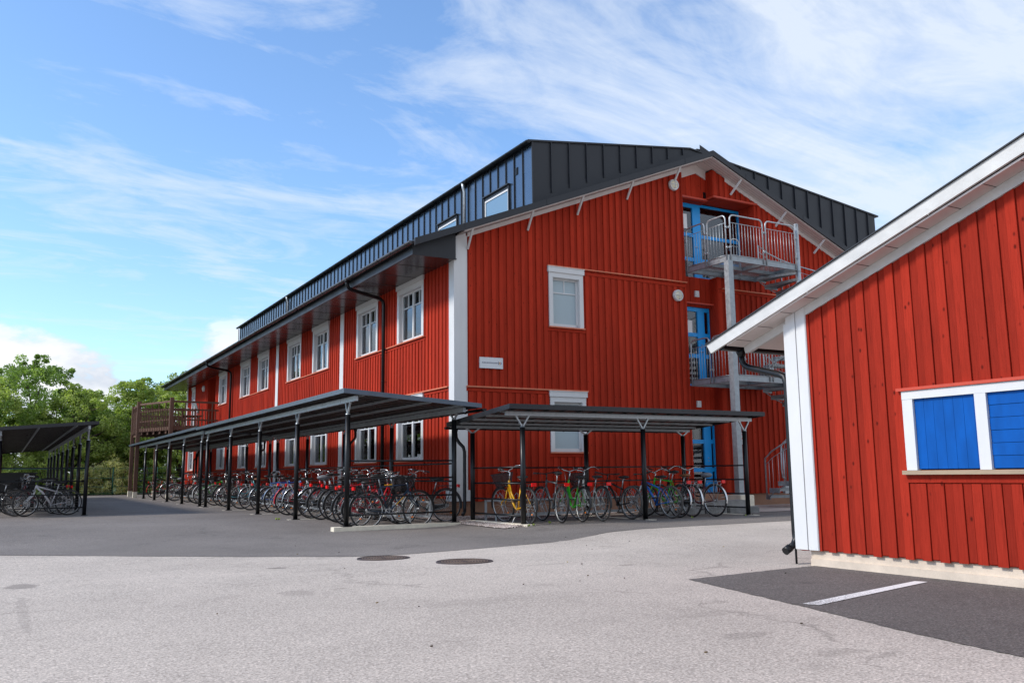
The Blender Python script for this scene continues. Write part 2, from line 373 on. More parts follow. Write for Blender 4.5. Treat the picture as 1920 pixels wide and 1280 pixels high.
# ------------------------------------------------------------------ cladding
def intervals(lo, hi, cuts):
    segs = [(lo, hi)]
    for a, b in cuts:
        nx = []
        for p, q in segs:
            if b <= p or a >= q: nx.append((p, q)); continue
            if a > p: nx.append((p, a))
            if b < q: nx.append((b, q))
        segs = nx
    return [s for s in segs if s[1] - s[0] > .02]
def clad(F, u0, u1, zlo, ztop, ops, sp, bw, th, name, m, parent, phase=0., reveal=.12, skips=(), belts=(), apex=None, jitter=.012):
    """base wall with true openings plus raised boards; ops = (ua,ub,za,zb)"""
    w = MB(); w.cur = .1
    br = sorted({u0, u1, *[o[0] for o in ops if u0 < o[0] < u1], *[o[1] for o in ops if u0 < o[1] < u1], *([apex] if apex and u0 < apex < u1 else [])})
    for a, b in zip(br, br[1:]):
        mid = (a + b) / 2; cuts = [(o[2], o[3]) for o in ops if o[0] < mid < o[1]]
        ta, tb = ztop(a), ztop(b)
        for p, q in intervals(zlo, max(ta, tb), cuts):
            top = q >= max(ta, tb) - 1e-6
            w.fbox(F, a, b, -reveal, 0, p, ta if top else q, p, tb if top else q)
    k = u0 + phase
    while k < u1:
        a, b = max(k, u0), min(k + bw, u1); k += sp
        if b - a < .02: continue
        mid = (a + b) / 2
        cuts = [(o[2], o[3]) for o in ops if o[0] < b - .01 and o[1] > a + .01] + [(s[2], s[3]) for s in skips if s[0] < mid < s[1]]
        cuts += [(z - .09, z + .02) for (ua, ub, z) in belts if ua < mid < ub]
        ta, tb = ztop(a), ztop(b)
        for p, q in intervals(zlo - rnd.uniform(0, .012), max(ta, tb), cuts):
            w.cur = .35 + .65 * rnd.random(); top = q >= max(ta, tb) - 1e-6
            n1 = th + .004 + rnd.uniform(-.004, .004); du = rnd.uniform(-.004, .004)
            w.fbox(F, a + du, b + du, 0, n1, p, ta if top else q, p, tb if top else q)
            # lower board between: slightly proud strip, tinted darker for recess shade and deeper red
        if True:
            ga, gb = b + .007, min(k - .007, u1)
            if gb - ga > .03:
                cuts2 = [(o[2], o[3]) for o in ops if o[0] < gb and o[1] > ga]
                ta, tb = ztop(ga), ztop(gb)
                for p, q in intervals(zlo + .008, max(ta, tb), cuts2):
                    w.cur = rnd.random() * .3; top = q >= max(ta, tb) - 1e-6
                    w.fbox(F, ga, gb, 0, .008, p, ta if top else q, p, tb if top else q)
    for ua, ub, z in belts:
        w.cur = .6; w.fbox(F, ua, ub, 0, th + .004, z - .08, z)
    return w.obj(name, m, parent)

def window(F, u0, u1, z0, z1, parent, two=True, frosted=False, cap=True, side=.13, curtains=True, sill=True, depth=.6):
    """outer size incl. casings; returns opening for clad()"""
    w = MB(); cw = side; top = .13
    ct = z1 - (.15 if cap else 0)
    # casings
    w.fbox(F, u0, u0 + cw, -.02, .045, z0, ct - top); w.fbox(F, u1 - cw, u1, -.02, .045, z0, ct - top)
    w.fbox(F, u0, u1, -.02, .047, ct - top, ct)
    if cap:
        w.fbox(F, u0 - .03, u1 + .03, -.02, .075, ct, z1 - .015); w.fbox(F, u0 - .04, u1 + .04, -.02, .09, z1 - .015, z1)
    a, b, c, d = u0 + cw, u1 - cw, z0, ct - top
    # reveal lining
    w.fbox(F, a - .01, a + .012, -.12, .02, c, d); w.fbox(F, b - .012, b + .01, -.12, .02, c, d); w.fbox(F, a, b, -.12, .02, d - .012, d + .01)
    fw = .055
    w.fbox(F, a + .012, b - .012, -.115, -.055, c, c + fw + .02); w.fbox(F, a + .012, b - .012, -.115, -.055, d - fw, d - .012)
    w.fbox(F, a + .012, a + fw, -.115, -.055, c + fw, d - fw); w.fbox(F, b - fw, b - .012, -.115, -.055, c + fw, d - fw)
    zt = d - (d - c) * .30; sash = []
    if two:
        m_ = (a + b) / 2; w.fbox(F, m_ - .04, m_ + .04, -.115, -.05, c + fw, d - fw); sash = [(a + fw, m_ - .04), (m_ + .04, b - fw)]
    else: sash = [(a + fw, b - fw)]
    for p, q in sash:
        w.fbox(F, p, q, -.105, -.065, zt - .014, zt + .014); k = (p + q) / 2; w.fbox(F, k - .013, k + .013, -.104, -.066, zt, d - fw)
        w.fbox(F, p, q, -.10, -.06, c + fw, c + fw + .035)
    win = w.obj('window', M['white'], parent)
    g = MB(); g.fbox(F, a + .02, b - .02, -.092, -.086, c + .02, d - .02); g.obj('pane', M['frost'] if frosted else M['glass'], win)
    if not frosted:
        r = MB(); r.fbox(F, a - .05, b + .05, -depth, -.13, c - .05, d + .05)
        r.f = [f for i, f in enumerate(r.f) if i != 4]; r.t = r.t[:-1]; r.sm = r.sm[:-1]; r.mi = r.mi[:-1]
        # drop the face towards the glass
        r.obj('room_lining', M['room'], win, fix=False)
        if curtains:
            q = MB()
            for (p0, p1) in ((a + .02, a + .30), (b - .30, b - .02)):
                n = 10
                for i in range(n):
                    ua = p0 + (p1 - p0) * i / n; ub = p0 + (p1 - p0) * (i + 1) / n; o1 = -.17 - .02 * (i % 2); o2 = -.17 - .02 * ((i + 1) % 2)
                    q.add([F(ua, o1, c), F(ub, o2, c), F(ub, o2, d), F(ua, o1, d), F(ua, o1 - .004, c), F(ub, o2 - .004, c), F(ub, o2 - .004, d), F(ua, o1 - .004, d)],
                          [(0, 1, 2, 3), (7, 6, 5, 4), (0, 4, 5, 1), (3, 2, 6, 7)])
            q.obj('curtain', M['curtain'], win, fix=False)
    if not frosted and curtains:
        k = [.0, .35, .6, .2, .8][int(abs(u0) * 7 + z0) % 5]
        if k: q = MB(); q.fbox(F, a + .03, b - .03, -.15, -.146, d - (d - c) * k, d); q.obj('blind', M['curtain'], win)
    if sill:
        s_ = MB(); s_.fbox(F, u0 - .02, u1 + .02, 0, .085, z0 - .035, z0 - .004); s_.obj('sill', M['ledge'], win)
    return (a - .01, b + .01, c, d + .01)

# ------------------------------------------------------------------ main building
B = empty('office_building', (9.28, 18.9, 0)); tag(B, 'long red wooden building with dark metal roof and white corner boards', 'building')
B.location = (0, 0, 0)
XL, YG, YE = 9.28, 18.9, 55.0
FL = Fr((XL, 0, 0), (0, 1, 0), (-1, 0, 0)); FG = Fr((0, YG, 0), (1, 0, 0), (0, -1, 0)); FR = Fr((0, YG + .32, 0), (1, 0, 0), (0, -1, 0))
RX, RZ, SL = 17.45, 10.28, .404
roofz = lambda x: RZ - SL * abs(x - RX)
# long side windows
ops = []
pairs = [(20.68, 22.46), (23.95, 25.73), (28.48, 30.24), (31.68, 33.46), (36.25, 38.02), (39.46, 41.26), (44.16, 45.96)]
for a, b in pairs:
    ops.append(window(FL, a, b, 4.555, 6.2, B))
for a, b in pairs[:-1] + [(44.16, 45.96)]:
    ops.append(window(FL, a, b, 1.36, 3.06, B))
ops.append(window(FL, 52.5, 53.4, 3.5, 6.1, B, two=False))
ops.append(window(FL, 52.3, 53.9, 1.36, 3.06, B))
ops.append((47.0, 49.0, 3.3, 6.15))
belts = [(20.62, 25.8, 4.52), (28.4, 33.52, 4.52), (36.2, 41.32, 4.52), (44.1, 46.0, 4.52), (19.2, 25.8, 3.08), (28.4, 33.52, 3.08), (36.2, 41.32, 3.08)] + [(a - .03, b + .03, 1.325) for a, b in pairs]
clad(FL, YG + .26, YE, .42, lambda u: 6.2, ops, .207, .11, .026, 'long_wall', M['red'], B, phase=.02, belts=belts)
l = MB()
for a, b, z in belts[:7]:
    if z > 4: continue
    l.fbox(FL, a, b, 0, .075, z, z + .03)
for a, b in ((20.6, 25.82), (28.36, 33.55), (36.15, 41.35), (44.05, 46.05)): l.fbox(FL, a, b, 0, .07, 4.522, 4.55)
l.split('ledge', M['ledge'], B)
# recessed balcony entrance
r = MB(); r.cur = .4
r.fbox(FL, 46.9, 49.1, -1.3, -1.2, 3.3, 6.2); r.fbox(FL, 46.9, 47.0, -1.2, -.12, 3.3, 6.2); r.fbox(FL, 49.0, 49.1, -1.2, -.12, 3.3, 6.2); r.fbox(FL, 46.9, 49.1, -1.2, -.12, 6.15, 6.25); r.fbox(FL, 46.9, 49.1, -1.2, -.12, 3.2, 3.3)
for i in range(6): r.cur = rnd.random(); r.fbox(FL, 49.0 - .02, 49.0, -1.15 + i * .2, -1.05 + i * .2, 3.3, 6.15)
r.obj('entrance_recess', M['red'], B)
# white vertical boards
w = MB()
for a, b in ((26.93, 27.27), (34.73, 35.1)): w.fbox(FL, a, b, 0, .045, .42, 6.2)
w.fbox(FL, YE - .22, YE + .03, 0, .05, .42, 6.2)
w.split('trim_board', M['white'], B)
w = MB()
w.fbox(FL, YG - .05, YG + .125, 0, .05, .36, 6.18); w.fbox(FL, YG + .13, YG + .27, 0, .035, .36, 6.18)
w.fbox(FG, XL, XL + .125, 0, .05, .36, roofz(XL) - .203, .36, roofz(XL + .125) - .203); w.fbox(FG, XL + .13, XL + .285, 0, .035, .36, roofz(XL + .13) - .203, .36, roofz(XL + .285) - .203)
w.fbox(FG, XL + .287, XL + .33, 0, .012, .42, roofz(9.5) - .24)
w.fbox(FG, XL - .09, XL + .36, 0, .075, .36, .62); w.fbox(FL, YG - .075, YG + .33, 0, .09, .36, .62)
w.split('corner_board', M['white'], B)
# gable: three wall pieces
gt = lambda u: roofz(u) - .22
gops = [window(FG, 11.97, 13.04, 4.74, 6.32, B, two=False, frosted=True, side=.12), window(FG, 11.95, 13.05, 1.52, 3.07, B, two=False, frosted=True, side=.12)]
clad(FG, XL, 16.62, .35, gt, gops, .217, .112, .028, 'gable_wall', M['red'], B, phase=.36,
     belts=[(9.56, 13.1, 3.06), (13.1, 16.62, 6.27), (11.9, 13.1, 4.70), (11.9, 13.1, 1.48)])
top_op = (17.83, 19.46, 6.62, 9.02)
clad(FG, 17.83, 25.6, .35, gt, [top_op], .217, .112, .028, 'gable_wall', M['red'], B, phase=.03, belts=[(17.83, 25.6, 6.27)], skips=[(17.83, 19.5, 8.99, 9.09)])
rops = [(16.9, 17.84, .15, 2.45), (16.9, 17.84, 3.42, 5.74), (16.5, 17.86, 6.62, 8.98)]
clad(FR, 16.60, 17.85, .15, gt, rops, .2, .19, .014, 'recess_wall', M['red'], B, phase=.06, apex=RX)
j = MB(); j.cur = .65
FJ = Fr((17.83, 0, 0), (0, 1, 0), (-1, 0, 0)); FJ2 = Fr((19.46, 0, 0), (0, 1, 0), (-1, 0, 0)); FJ3 = Fr((16.62, 0, 0), (0, 1, 0), (1, 0, 0))
for za, zb in ((.15, 6.62), (9.02, roofz(17.83) - .25)):
    j.fbox(FJ, YG - .026, YG + .32, -.05, .003, za, zb)
    for k in range(3): j.cur = rnd.random() * .6 + .4; j.fbox(FJ, YG - .02 + k * .11, YG + .08 + k * .11, .003, .012, za, zb)
j.cur = .6; j.fbox(FJ3, YG - .026, YG + .32, -.05, .003, .15, roofz(16.62) - .25)
j.cur = .75; j.fbox(FJ2, YG - .026, YG + .62, -.05, .003, 6.6, 9.04)
for k in range(6): j.cur = rnd.random() * .5 + .5; j.fbox(FJ2, YG + .0 + k * .1, YG + .095 + k * .1, .003, .008, 6.62, 9.02)
j.cur = .4; j.fbox(FG, 17.80, 19.5, -.62, .028, 9.023, 9.06)
j.fbox(FR, 16.62, 17.9, -.40, -.125, 8.985, 9.02)
j.obj('recess_return', M['red'], B)
l = MB()
l.fbox(FG, XL + .29, 13.12, 0, .07, 3.07, 3.105); l.fbox(FG, 11.93, 16.64, 0, .075, 6.322, 6.35); l.fbox(FG, 18.0, 25.6, 0, .07, 6.275, 6.305)
l.split('ledge', M['ledge'], B)
l = MB(); l.fbox(FR, 16.62, 18.1, 0, .16, 5.80, 5.84); l.fbox(FR, 16.62, 17.83, 0, .10, 9.0, 9.05); l.fbox(FG, 17.83, 19.55, 0, .10, 9.03, 9.08)
l.fbox(Fr((17.83, 0, 0), (0, 1, 0), (-1, 0, 0)), YG - .1, YG + .32, .013, .06, 9.03, 9.08)
l.split('drip_board', M['redtrim'], B)
# right, back walls (plain but clad)
clad(Fr((25.6, 0, 0), (0, 1, 0), (1, 0, 0)), YG, YE, .35, lambda u: 6.9, [], .45, .2, .026, 'side_wall', M['red'], B)
clad(Fr((0, YE, 0), (1, 0, 0), (0, 1, 0)), XL, 25.6, .35, gt, [], .45, .2, .026, 'end_wall', M['red'], B, apex=RX)
f = MB(); f.box(XL + .03, 25.55, YG + .03, YE - .03, -.3, .40); f.obj('foundation', M['found'], B)
f = MB(); f.box(XL + .4, 25.4, YG + 1.6, YE - .4, .4, 6.1); f.obj('floor_mass', M['room'], B)
# roof
def roof_strip(x0, x1, y0, y1, dz0, dz1, mb):
    for a, b in ((x0, min(RX, x1)), (max(RX, x0), x1)):
        if b - a < .01: continue
        mb.fbox(WORLD, a, b, y0, y1, roofz(a) + dz0, roofz(a) + dz1, roofz(b) + dz0, roofz(b) + dz1)
w = MB(); roof_strip(8.03, 27.2, 18.44, 56.3, -.14, -.02, w); 
rf = w.obj('roof', M['slate'], B)
w = MB(); roof_strip(8.0, 27.25, 18.385, 18.44, -.17, 0, w); 
for i in range(7):
    x = 9.3 + i * 2.35; w.fbox(WORLD, x, x + .012, 18.379, 18.386, roofz(x) - .165, roofz(x) - .004)
w.obj('rake_flashing', M['slate'], rf); w = MB(); w.fbox(WORLD, 8.0, 17.4, 56.25, 56.32, roofz(8) - .17, roofz(8), roofz(17.4) - .17, roofz(17.4)); w.obj('rake_flashing', M['slate'], rf)
w = MB()
for a, b in ((9.32, 16.62), (16.62, RX), (RX, 17.83), (17.83, 27.0)):
    yb = YG + .32 if 16.6 < (a + b) / 2 < 17.83 else YG
    k = a
    w.fbox(WORLD, a, b, 18.44, yb, roofz(a) - .20, roofz(a) - .165, roofz(b) - .20, roofz(b) - .165)
w.m = 1
for i in range(4):                               # board joints read as thin battens
    y = 18.55 + i * .1; roof_strip(9.35, 27, y, y + .004, -.203, -.199, w)
w.obj('soffit', [M['soffit'], M['slate']], rf)
w = MB()
w.fbox(FG, XL + .33, 16.64, 0, .045, roofz(XL + .33) - .31, roofz(XL + .33) - .2, roofz(16.64) - .31, roofz(16.64) - .2)
w.fbox(FG, 18.3, 25.6, 0, .045, roofz(18.3) - .33, roofz(18.3) - .2, roofz(25.6) - .33, roofz(25.6) - .2)
w.fbox(FR, 16.64, RX, 0, .05, roofz(16.64) - .46, roofz(16.64) - .2, roofz(RX) - .46, roofz(RX) - .2)
w.fbox(FR, RX, 17.83, 0, .05, roofz(RX) - .46, roofz(RX) - .2, roofz(17.83) - .46, roofz(17.83) - .2)
w.split('frieze_board', M['soffit'], B)
for x in (9.62, 11.36, 12.92, 14.6, 16.3, 18.52, 20.35, 22.0, 23.7):    # white struts
    s_ = 1 if x < RX else 1; zu = roofz(x) - .2
    w = MB(); w.bar((x, YG - .03, zu - .42), (x - .06 if x < RX else x + .12, 18.47, zu + .0), .045, .05); w.obj('strut', M['white'], B)
# boxed eave on the long side
w = MB(); w.box(8.14, XL, 18.8, 56.1, 6.17, 6.2)
w.m = 1; y = 19.9
while y < 56: w.box(8.15, XL, y, y + .012, 6.164, 6.17); y += 1.2
w.obj('eave_soffit', [M['eave'], M['black']], B)
w = MB(); w.prism(Fr((0, 18.77, 0), (1, 0, 0), (0, 1, 0)), [(8.10, 6.16), (9.24, 6.165), (9.24, roofz(9.24) - .14), (8.10, roofz(8.1) - .14)], 0, .03)
w.box(8.10, 8.14, 18.8, 56.1, 6.16, 6.38)
w.prism(Fr((0, 56.1, 0), (1, 0, 0), (0, 1, 0)), [(8.10, 6.16), (10.5, 6.165), (12, roofz(12) - .14), (8.10, roofz(8.1) - .14)], 0, .03)
w.obj('eave_box', M['slate'], B)
def gutter(x, z, y0, y1, r, name, parent, m, along='y', brk=1.0):
    g = MB(); n = 8
    pts = [(math.cos(PI + PI * i / n) * r, math.sin(PI + PI * i / n) * r) for i in range(n + 1)]; pin = [(a * .9, b * .9 + .0) for a, b in pts[::-1]]
    poly = pts + pin; k = len(poly)
    mk = (lambda q, o, h: (x + o, q, z + h)) if along == 'y' else (lambda q, o, h: (q, x + o, z + h))
    vs = [mk(y0, a, b) for a, b in poly] + [mk(y1, a, b) for a, b in poly]
    g.add(vs, [(i, (i + 1) % k, (i + 1) % k + k, i + k) for i in range(k)], True)
    for yy in (y0, y1 - .01):
        vs = [mk(yy, a, b) for a, b in pts] + [mk(yy + .01, a, b) for a, b in pts]; kk = len(pts)
        g.add(vs, [tuple(range(kk))[::-1], tuple(range(kk, 2 * kk))])
    q = y0 + .3
    while q < y1:
        g.path([mk(q, math.cos(PI + PI * i / 6) * (r + .006), math.sin(PI + PI * i / 6) * (r + .006)) for i in range(7)], .007, 4); q += brk
    return g.obj(name, m, parent)
gut = gutter(7.97, 6.41, 18.5, 56.3, .075, 'gutter', B, M['eave'], brk=.9)
for Y0, Y1 in ((23.05, 23.25), (42.65, 42.85)):
    d = MB(); d.path([(7.97, Y0, 6.36), (7.97, Y0, 6.26), (8.02, Y0, 6.16), (8.12, Y0 + .03, 6.11), (9.02, Y1, 5.98), (9.13, Y1, 5.9), (9.15, Y1, 5.78), (9.15, Y1, .3)], .05, 10)
    d.path([(7.97, Y0, 6.38), (7.97, Y0, 6.3)], [.075, .055], 10)
    for z in (5.2, 3.6, 2.0): d.ring((9.15, Y1, z), (0, 0, 1), .052, .009, 14, 5); d.tube((9.15, Y1, z), (9.27, Y1, z), .008, 5)
    d.obj('downpipe', M['black'], B)
# dormer storey
DX0, DX1, DRX, DRZ, DL, DR = 11.6, 25.2, 17.05, 10.47, 9.69, 9.54
DY0, DY1 = 18.96, 52.4
w = MB(); F_ = Fr((0, 0, 0), (1, 0, 0), (0, 1, 0))
w.prism(F_, [(DX0, roofz(DX0) - .1), (RX, roofz(RX) - .1), (DX1, roofz(DX1) - .1), (DX1, DR - .03), (DRX, DRZ - .04), (DX0, DL - .03)], DY0, DY1)
dm = w.obj('dormer', M['slate'], B)
w = MB()                                          # front flashing and standing seams
for a, b in ((DX0, RX), (RX, DX1)):
    w.fbox(WORLD, a, b, DY0 - .012, DY0 - .002, roofz(a) - .05, roofz(a) + .36, roofz(b) - .05, roofz(b) + .36 if b < 20 and False else roofz(b) + (.13 if b == RX else .36))
dt = lambda x: DL - .03 + (DRZ - DL - .01) * (x - DX0) / (DRX - DX0) if x < DRX else DRZ - .04 - (DRZ - DR - .01) * (x - DRX) / (DX1 - DRX)
x = DX0 + .56
while x < DX1 - .1:
    lo = roofz(x) + .2
    if dt(x) - lo > .05: w.fbox(WORLD, x - .012, x + .012, DY0 - .05, DY0, lo, dt(x))
    x += .575
w.obj('front_cladding', M['slate'], dm)
w = MB(); w.box(DX0 - .012, DX0 - .002, DY0 - .01, DY1, roofz(DX0) - .1, DL - .05); w.m = 1; y = DY0 + .02; wins = [(20.2, 21.58), (23.42, 24.72)]
w.box(DX0 - .04, DX0 + .01, DY0 - .03, DY0 + .0, roofz(DX0), DL - .04)
while y < DY1:
    y += .46
    lo = roofz(DX0)
    if any(a - .02 < y < b + .02 for a, b in wins): lo = 8.86
    w.box(DX0 - .045, DX0 - .01, y - .01, y + .01, lo, DL - .05)
w.obj('side_cladding', [M['skymetal'], M['slate']], dm)
for a, b in wins:
    w = MB(); FD = Fr((DX0 - .012, 0, 0), (0, 1, 0), (-1, 0, 0))
    w.fbox(FD, a - .04, a, -.01, .05, 7.95, 8.84); w.fbox(FD, b, b + .04, -.01, .05, 7.95, 8.84); w.fbox(FD, a - .06, b + .06, -.01, .09, 8.84, 8.87)
    w.fbox(FD, a, b, .002, .03, 8.74, 8.84); wi = w.obj('dormer_window', M['slate'], dm)
    w = MB(); w.fbox(FD, a + .0, a + .05, .002, .03, 8.0, 8.74); w.fbox(FD, b - .05, b, .002, .03, 8.0, 8.74); w.fbox(FD, a + .05, b - .05, .002, .03, 8.69, 8.74); w.obj('window_frame', M['white'], wi)
    w = MB(); w.fbox(FD, a + .05, b - .05, .002, .012, 8.0, 8.69); w.obj('pane', mat('dormer_glass', (.12, .22, .32), .04, .0, 1.), wi)
w = MB(); w.box(DX0 - .03, DX0 - .012, 19.72, 19.86, 9.0, 9.2); 
for i in range(5): w.box(DX0 - .036, DX0 - .03, 19.73, 19.85, 9.02 + i * .035, 9.035 + i * .035)
w.obj('vent', M['black'], dm)
w = MB()
w.fbox(WORLD, DX0 - .16, DRX, DY0 - .04, DY1 + .15, DL - .05, DL, DRZ - .04, DRZ); w.fbox(WORLD, DRX, DX1 + .16, DY0 - .04, DY1 + .15, DRZ - .04, DRZ, DR - .05, DR)
w.box(17.35, 17.6, 18.97, 19.3, DRZ - .06, DRZ + .04)
w.obj('dormer_roof', M['slate'], dm)
gutter(DX0 - .14, DL - .02, DY0 - .03, DY1 + .1, .07, 'gutter', dm, M['black'], brk=.8)
for yy in (22.78, 41.9):
    d = MB(); d.path([(DX0 - .14, yy, DL - .06), (DX0 - .13, yy, DL - .2), (DX0 - .09, yy, DL - .32), (DX0 - .09, yy, 7.95)], [.06, .045, .045, .045], 10); d.obj('downpipe', M['galv'], dm)
    w = MB(); w.box(DX0 - .03, DX0 - .013, yy + .12, yy + .3, 7.9, DL - .06); w.obj('corner_flashing', M['slate'], dm)
# doors
def glazed_door(u0, um, u1, z0, z1, F, rails, parent, n=-.06, paper=None, um2=None):
    w = MB(); s = .07
    w.fbox(F, u0, u1, n - .06, n, z1 - .12, z1); w.fbox(F, u0, u1, n - .06, n, z0, z0 + .06)
    w.fbox(F, u0, u0 + s, n - .06, n, z0 + .06, z1 - .12); w.fbox(F, u1 - s * .7, u1, n - .06, n, z0 + .06, z1 - .12)
    w.fbox(F, um, um + .26, n - .062, n + .004, z0 + .06, z1 - .12)
    for z in rails: w.fbox(F, u0 + s, u1 - s * .7, n - .05, n - .002, z, z + .11)
    d = w.obj('door', M['blue'], parent)
    g = MB(); g.fbox(F, u0 + .02, u1 - .02, n - .04, n - .034, z0 + .02, z1 - .02); g.obj('pane', M['glass'], d)
    r = MB(); r.fbox(F, u0, u1, n - 1.0, n - .10, z0, z1); r.f.pop(4); r.t.pop(); r.sm.pop(); r.mi.pop(); r.obj('room_lining', M['room'], d, fix=False)
    h = MB(); zz = z0 + 1.0; p = F(um + .13, n, zz); h.tube(F(um + .13, n, zz), F(um + .13, n + .05, zz), .012); h.tube(F(um + .13, n + .05, zz), F(um + .02, n + .05, zz), .010)
    for q in (.14, .22): h.ball(F(um + .13, n + .005, zz + q), .018, .018, .018, 8, 6)
    h.obj('handle', M['chrome'], d)
    if paper:
        q = MB(); q.fbox(F, paper[0], paper[1], n - .033, n - .03, paper[2], paper[3]); q.obj('notice', M['paper'], d)
    return d
glazed_door(16.9, 17.42, 17.83, .15, 2.45, FR, (.98, 1.78), B)
glazed_door(16.9, 17.36, 17.83, 3.42, 5.74, FR, (4.25, 4.87), B, paper=(16.98, 17.18, 4.98, 5.35))
FT = Fr((0, YG + .62, 0), (1, 0, 0), (0, -1, 0))
glazed_door(16.62, 17.55, 17.86, 6.64, 8.98, FT, (7.2, 7.95), B, n=0, paper=(17.1, 17.36, 8.2, 8.65))
w = MB(); w.fbox(FT, 17.86, 19.46, -.05, .0, 8.93, 9.0); w.fbox(FT, 19.40, 19.46, -.05, 0, 6.64, 8.93)
for z in (7.2, 7.95, 6.64): w.fbox(FT, 17.86, 19.40, -.05, -.002, z, z + .10)
gd = w.obj('window', M['blue'], B); g = MB(); g.fbox(FT, 17.86, 19.42, -.04, -.034, 6.66, 8.95); g.obj('pane', M['glass'], gd)
q = MB(); q.fbox(FT, 17.9, 19.2, -.16, -.15, 6.7, 8.6); q.obj('blind', mat('pale_blind', (.62, .64, .70), .8), gd)
q = MB(); q.fbox(FT, 16.65, 17.5, -.16, -.15, 6.7, 8.7); q.obj('blind', bpy.data.materials['pale_blind'], gd)
r = MB(); r.fbox(FT, 16.5, 19.5, -1.0, -.9, 6.6, 9.0); r.obj('room_lining', M['room'], gd)
w = MB(); w.fbox(FR, 17.72, 17.82, .0, .04, 9.1, 9.28); w.obj('vent', M['black'], B)

# things fixed on the walls
def bulkhead(x, z, label, F=FG, group='white round wall lamps on the red gable'):
    t = empty('wall_lamp', F(x, .03, z)); tag(t, label, 'wall lamp', group); lo = F(x, .03, z)
    L = Fr(F(0, .03, 0) - lo, F.U, F.N); L = Fr((0, 0, 0), F.U, F.N)
    w = MB(); w.path([L(0, 0, 0), L(0, .06, 0)], .165, 20); w.ring(L(0, .075, 0), F.N, .14, .022, 24, 8); w.obj('housing', M['white'], t)
    w = MB(); R = None; w.ball(L(0, .06, 0), .125 if abs(F.U.x) > .5 else .06, .06 if abs(F.U.x) > .5 else .125, .125, 16, 10); w.obj('lens', M['cream'], t)
    w = MB(); w.path([L(-.14, .08, 0), L(-.07, .125, 0), L(0, .135, 0), L(.07, .125, 0), L(.14, .08, 0)], .009, 6); w.path([L(0, .08, -.14), L(0, .125, -.07), L(0, .137, 0), L(0, .125, .07), L(0, .08, .14)], .009, 6); w.obj('guard', M['white'], t)
bulkhead(16.27, 9.17, 'white round caged lamp high on the gable just under the roof edge')
bulkhead(16.27, 5.92, 'white round caged lamp on the gable beside the middle blue door')
bulkhead(49.8, 5.75, 'round cream lamp on the red wall above the wooden balcony', FL, None)
for x, z, lb in ((17.28, 6.12, 'small white box on the red wall above the middle blue door'), (17.18, 2.9, 'small white box above the ground floor blue door')):
    w = MB(); F = Fr(FR(x, .02, z), FR.U, FR.N)
    w.fbox(F, -.075, .075, 0, .05, -.09, .09); w.fbox(F, -.055, .055, .05, .058, -.06, .06)
    tag(w.obj('wall_box', M['sign']), lb, 'wall box', 'small white boxes above the doors')
t = empty('building_sign', FG(10.24, .035, 3.685)); tag(t, 'white sign with KARLSKRONAHEM lettering on the red gable', 'sign')
Fs = Fr((0, 0, 0), (1, 0, 0), (0, -1, 0))
w = MB(); w.fbox(Fs, -.325, .325, 0, .03, -.135, .135); w.fbox(Fs, -.325, .325, .03, .034, .125, .135); w.fbox(Fs, -.325, .325, .03, .034, -.135, -.125); w.fbox(Fs, -.325, -.315, .03, .034, -.125, .125); w.fbox(Fs, .315, .325, .03, .034, -.125, .125)
w.obj('panel', M['sign'], t)
def text(s_, size, loc, m, parent, rot=(PI / 2, 0, 0), ext=.0015, sx=1):
    c = bpy.data.curves.new('lettering', 'FONT'); c.body = s_; c.size = size; c.extrude = ext; c.align_x = 'LEFT'; c.align_y = 'CENTER'; c.space_character = 1.12
    o = bpy.data.objects.new('lettering', c); col.objects.link(o); o.parent = parent; o.location = loc; o.rotation_euler = rot; o.scale = (sx, 1, 1); c.materials.append(m)
    bpy.context.view_layer.update(); me = bpy.data.meshes.new_from_object(o.evaluated_get(bpy.context.evaluated_depsgraph_get())); bpy.data.objects.remove(o)
    o = bpy.data.objects.new('lettering', me); col.objects.link(o); o.parent = parent; o.location = loc; o.rotation_euler = rot; o.scale = (sx, 1, 1); return o
text('KARLSKRONAHEM', .048, (-.26, -.032, 0), M['navy'], t)
def chev(x, m, curve):
    w = MB(); pts = []
    for i in range(9):
        a = -1 + 2 * i / 8; pts.append((x + (.022 * (1 - abs(a)) if not curve else .022 * (1 - a * a)), a * .033))
    poly = pts + [(p[0] + .018, p[1]) for p in pts[::-1]]
    w.prism(Fs, poly, .031, .034); return w.obj('emblem', m, t)
chev(.185, M['navy'], False); chev(.216, M['syellow'], True); chev(.248, M['sblue'], True)
t = empty('prohibition_sign', FG(18.42, .035, 1.92)); tag(t, 'small white prohibition sign with red circle beside the steel column', 'sign')
w = MB(); w.fbox(Fs, -.11, .11, 0, .012, -.17, .17); w.obj('panel', M['sign'], t)
w = MB(); w.ring(Fs(0, .014, .055), (0, -1, 0), .085, .011, 28, 6, w=.003); w.bar(Fs(-.06, .016, .115), Fs(.06, .016, -.005), .016, .004); w.obj('emblem', M['sred'], t)
w = MB(); w.fbox(Fs, -.035, .03, .012, .0135, .03, .075); w.fbox(Fs, -.05, .045, .012, .0135, .02, .034); w.fbox(Fs, -.02, .02, .012, .0135, .07, .09); w.obj('pictogram', M['plast'], t)
for i in range(2):
    w = MB(); 
    for k in range(7): w.fbox(Fs, -.085 + k * .025, -.07 + k * .025, .012, .0135, -.09 - i * .035, -.078 - i * .035)
    w.obj('lettering', M['plast'], t)

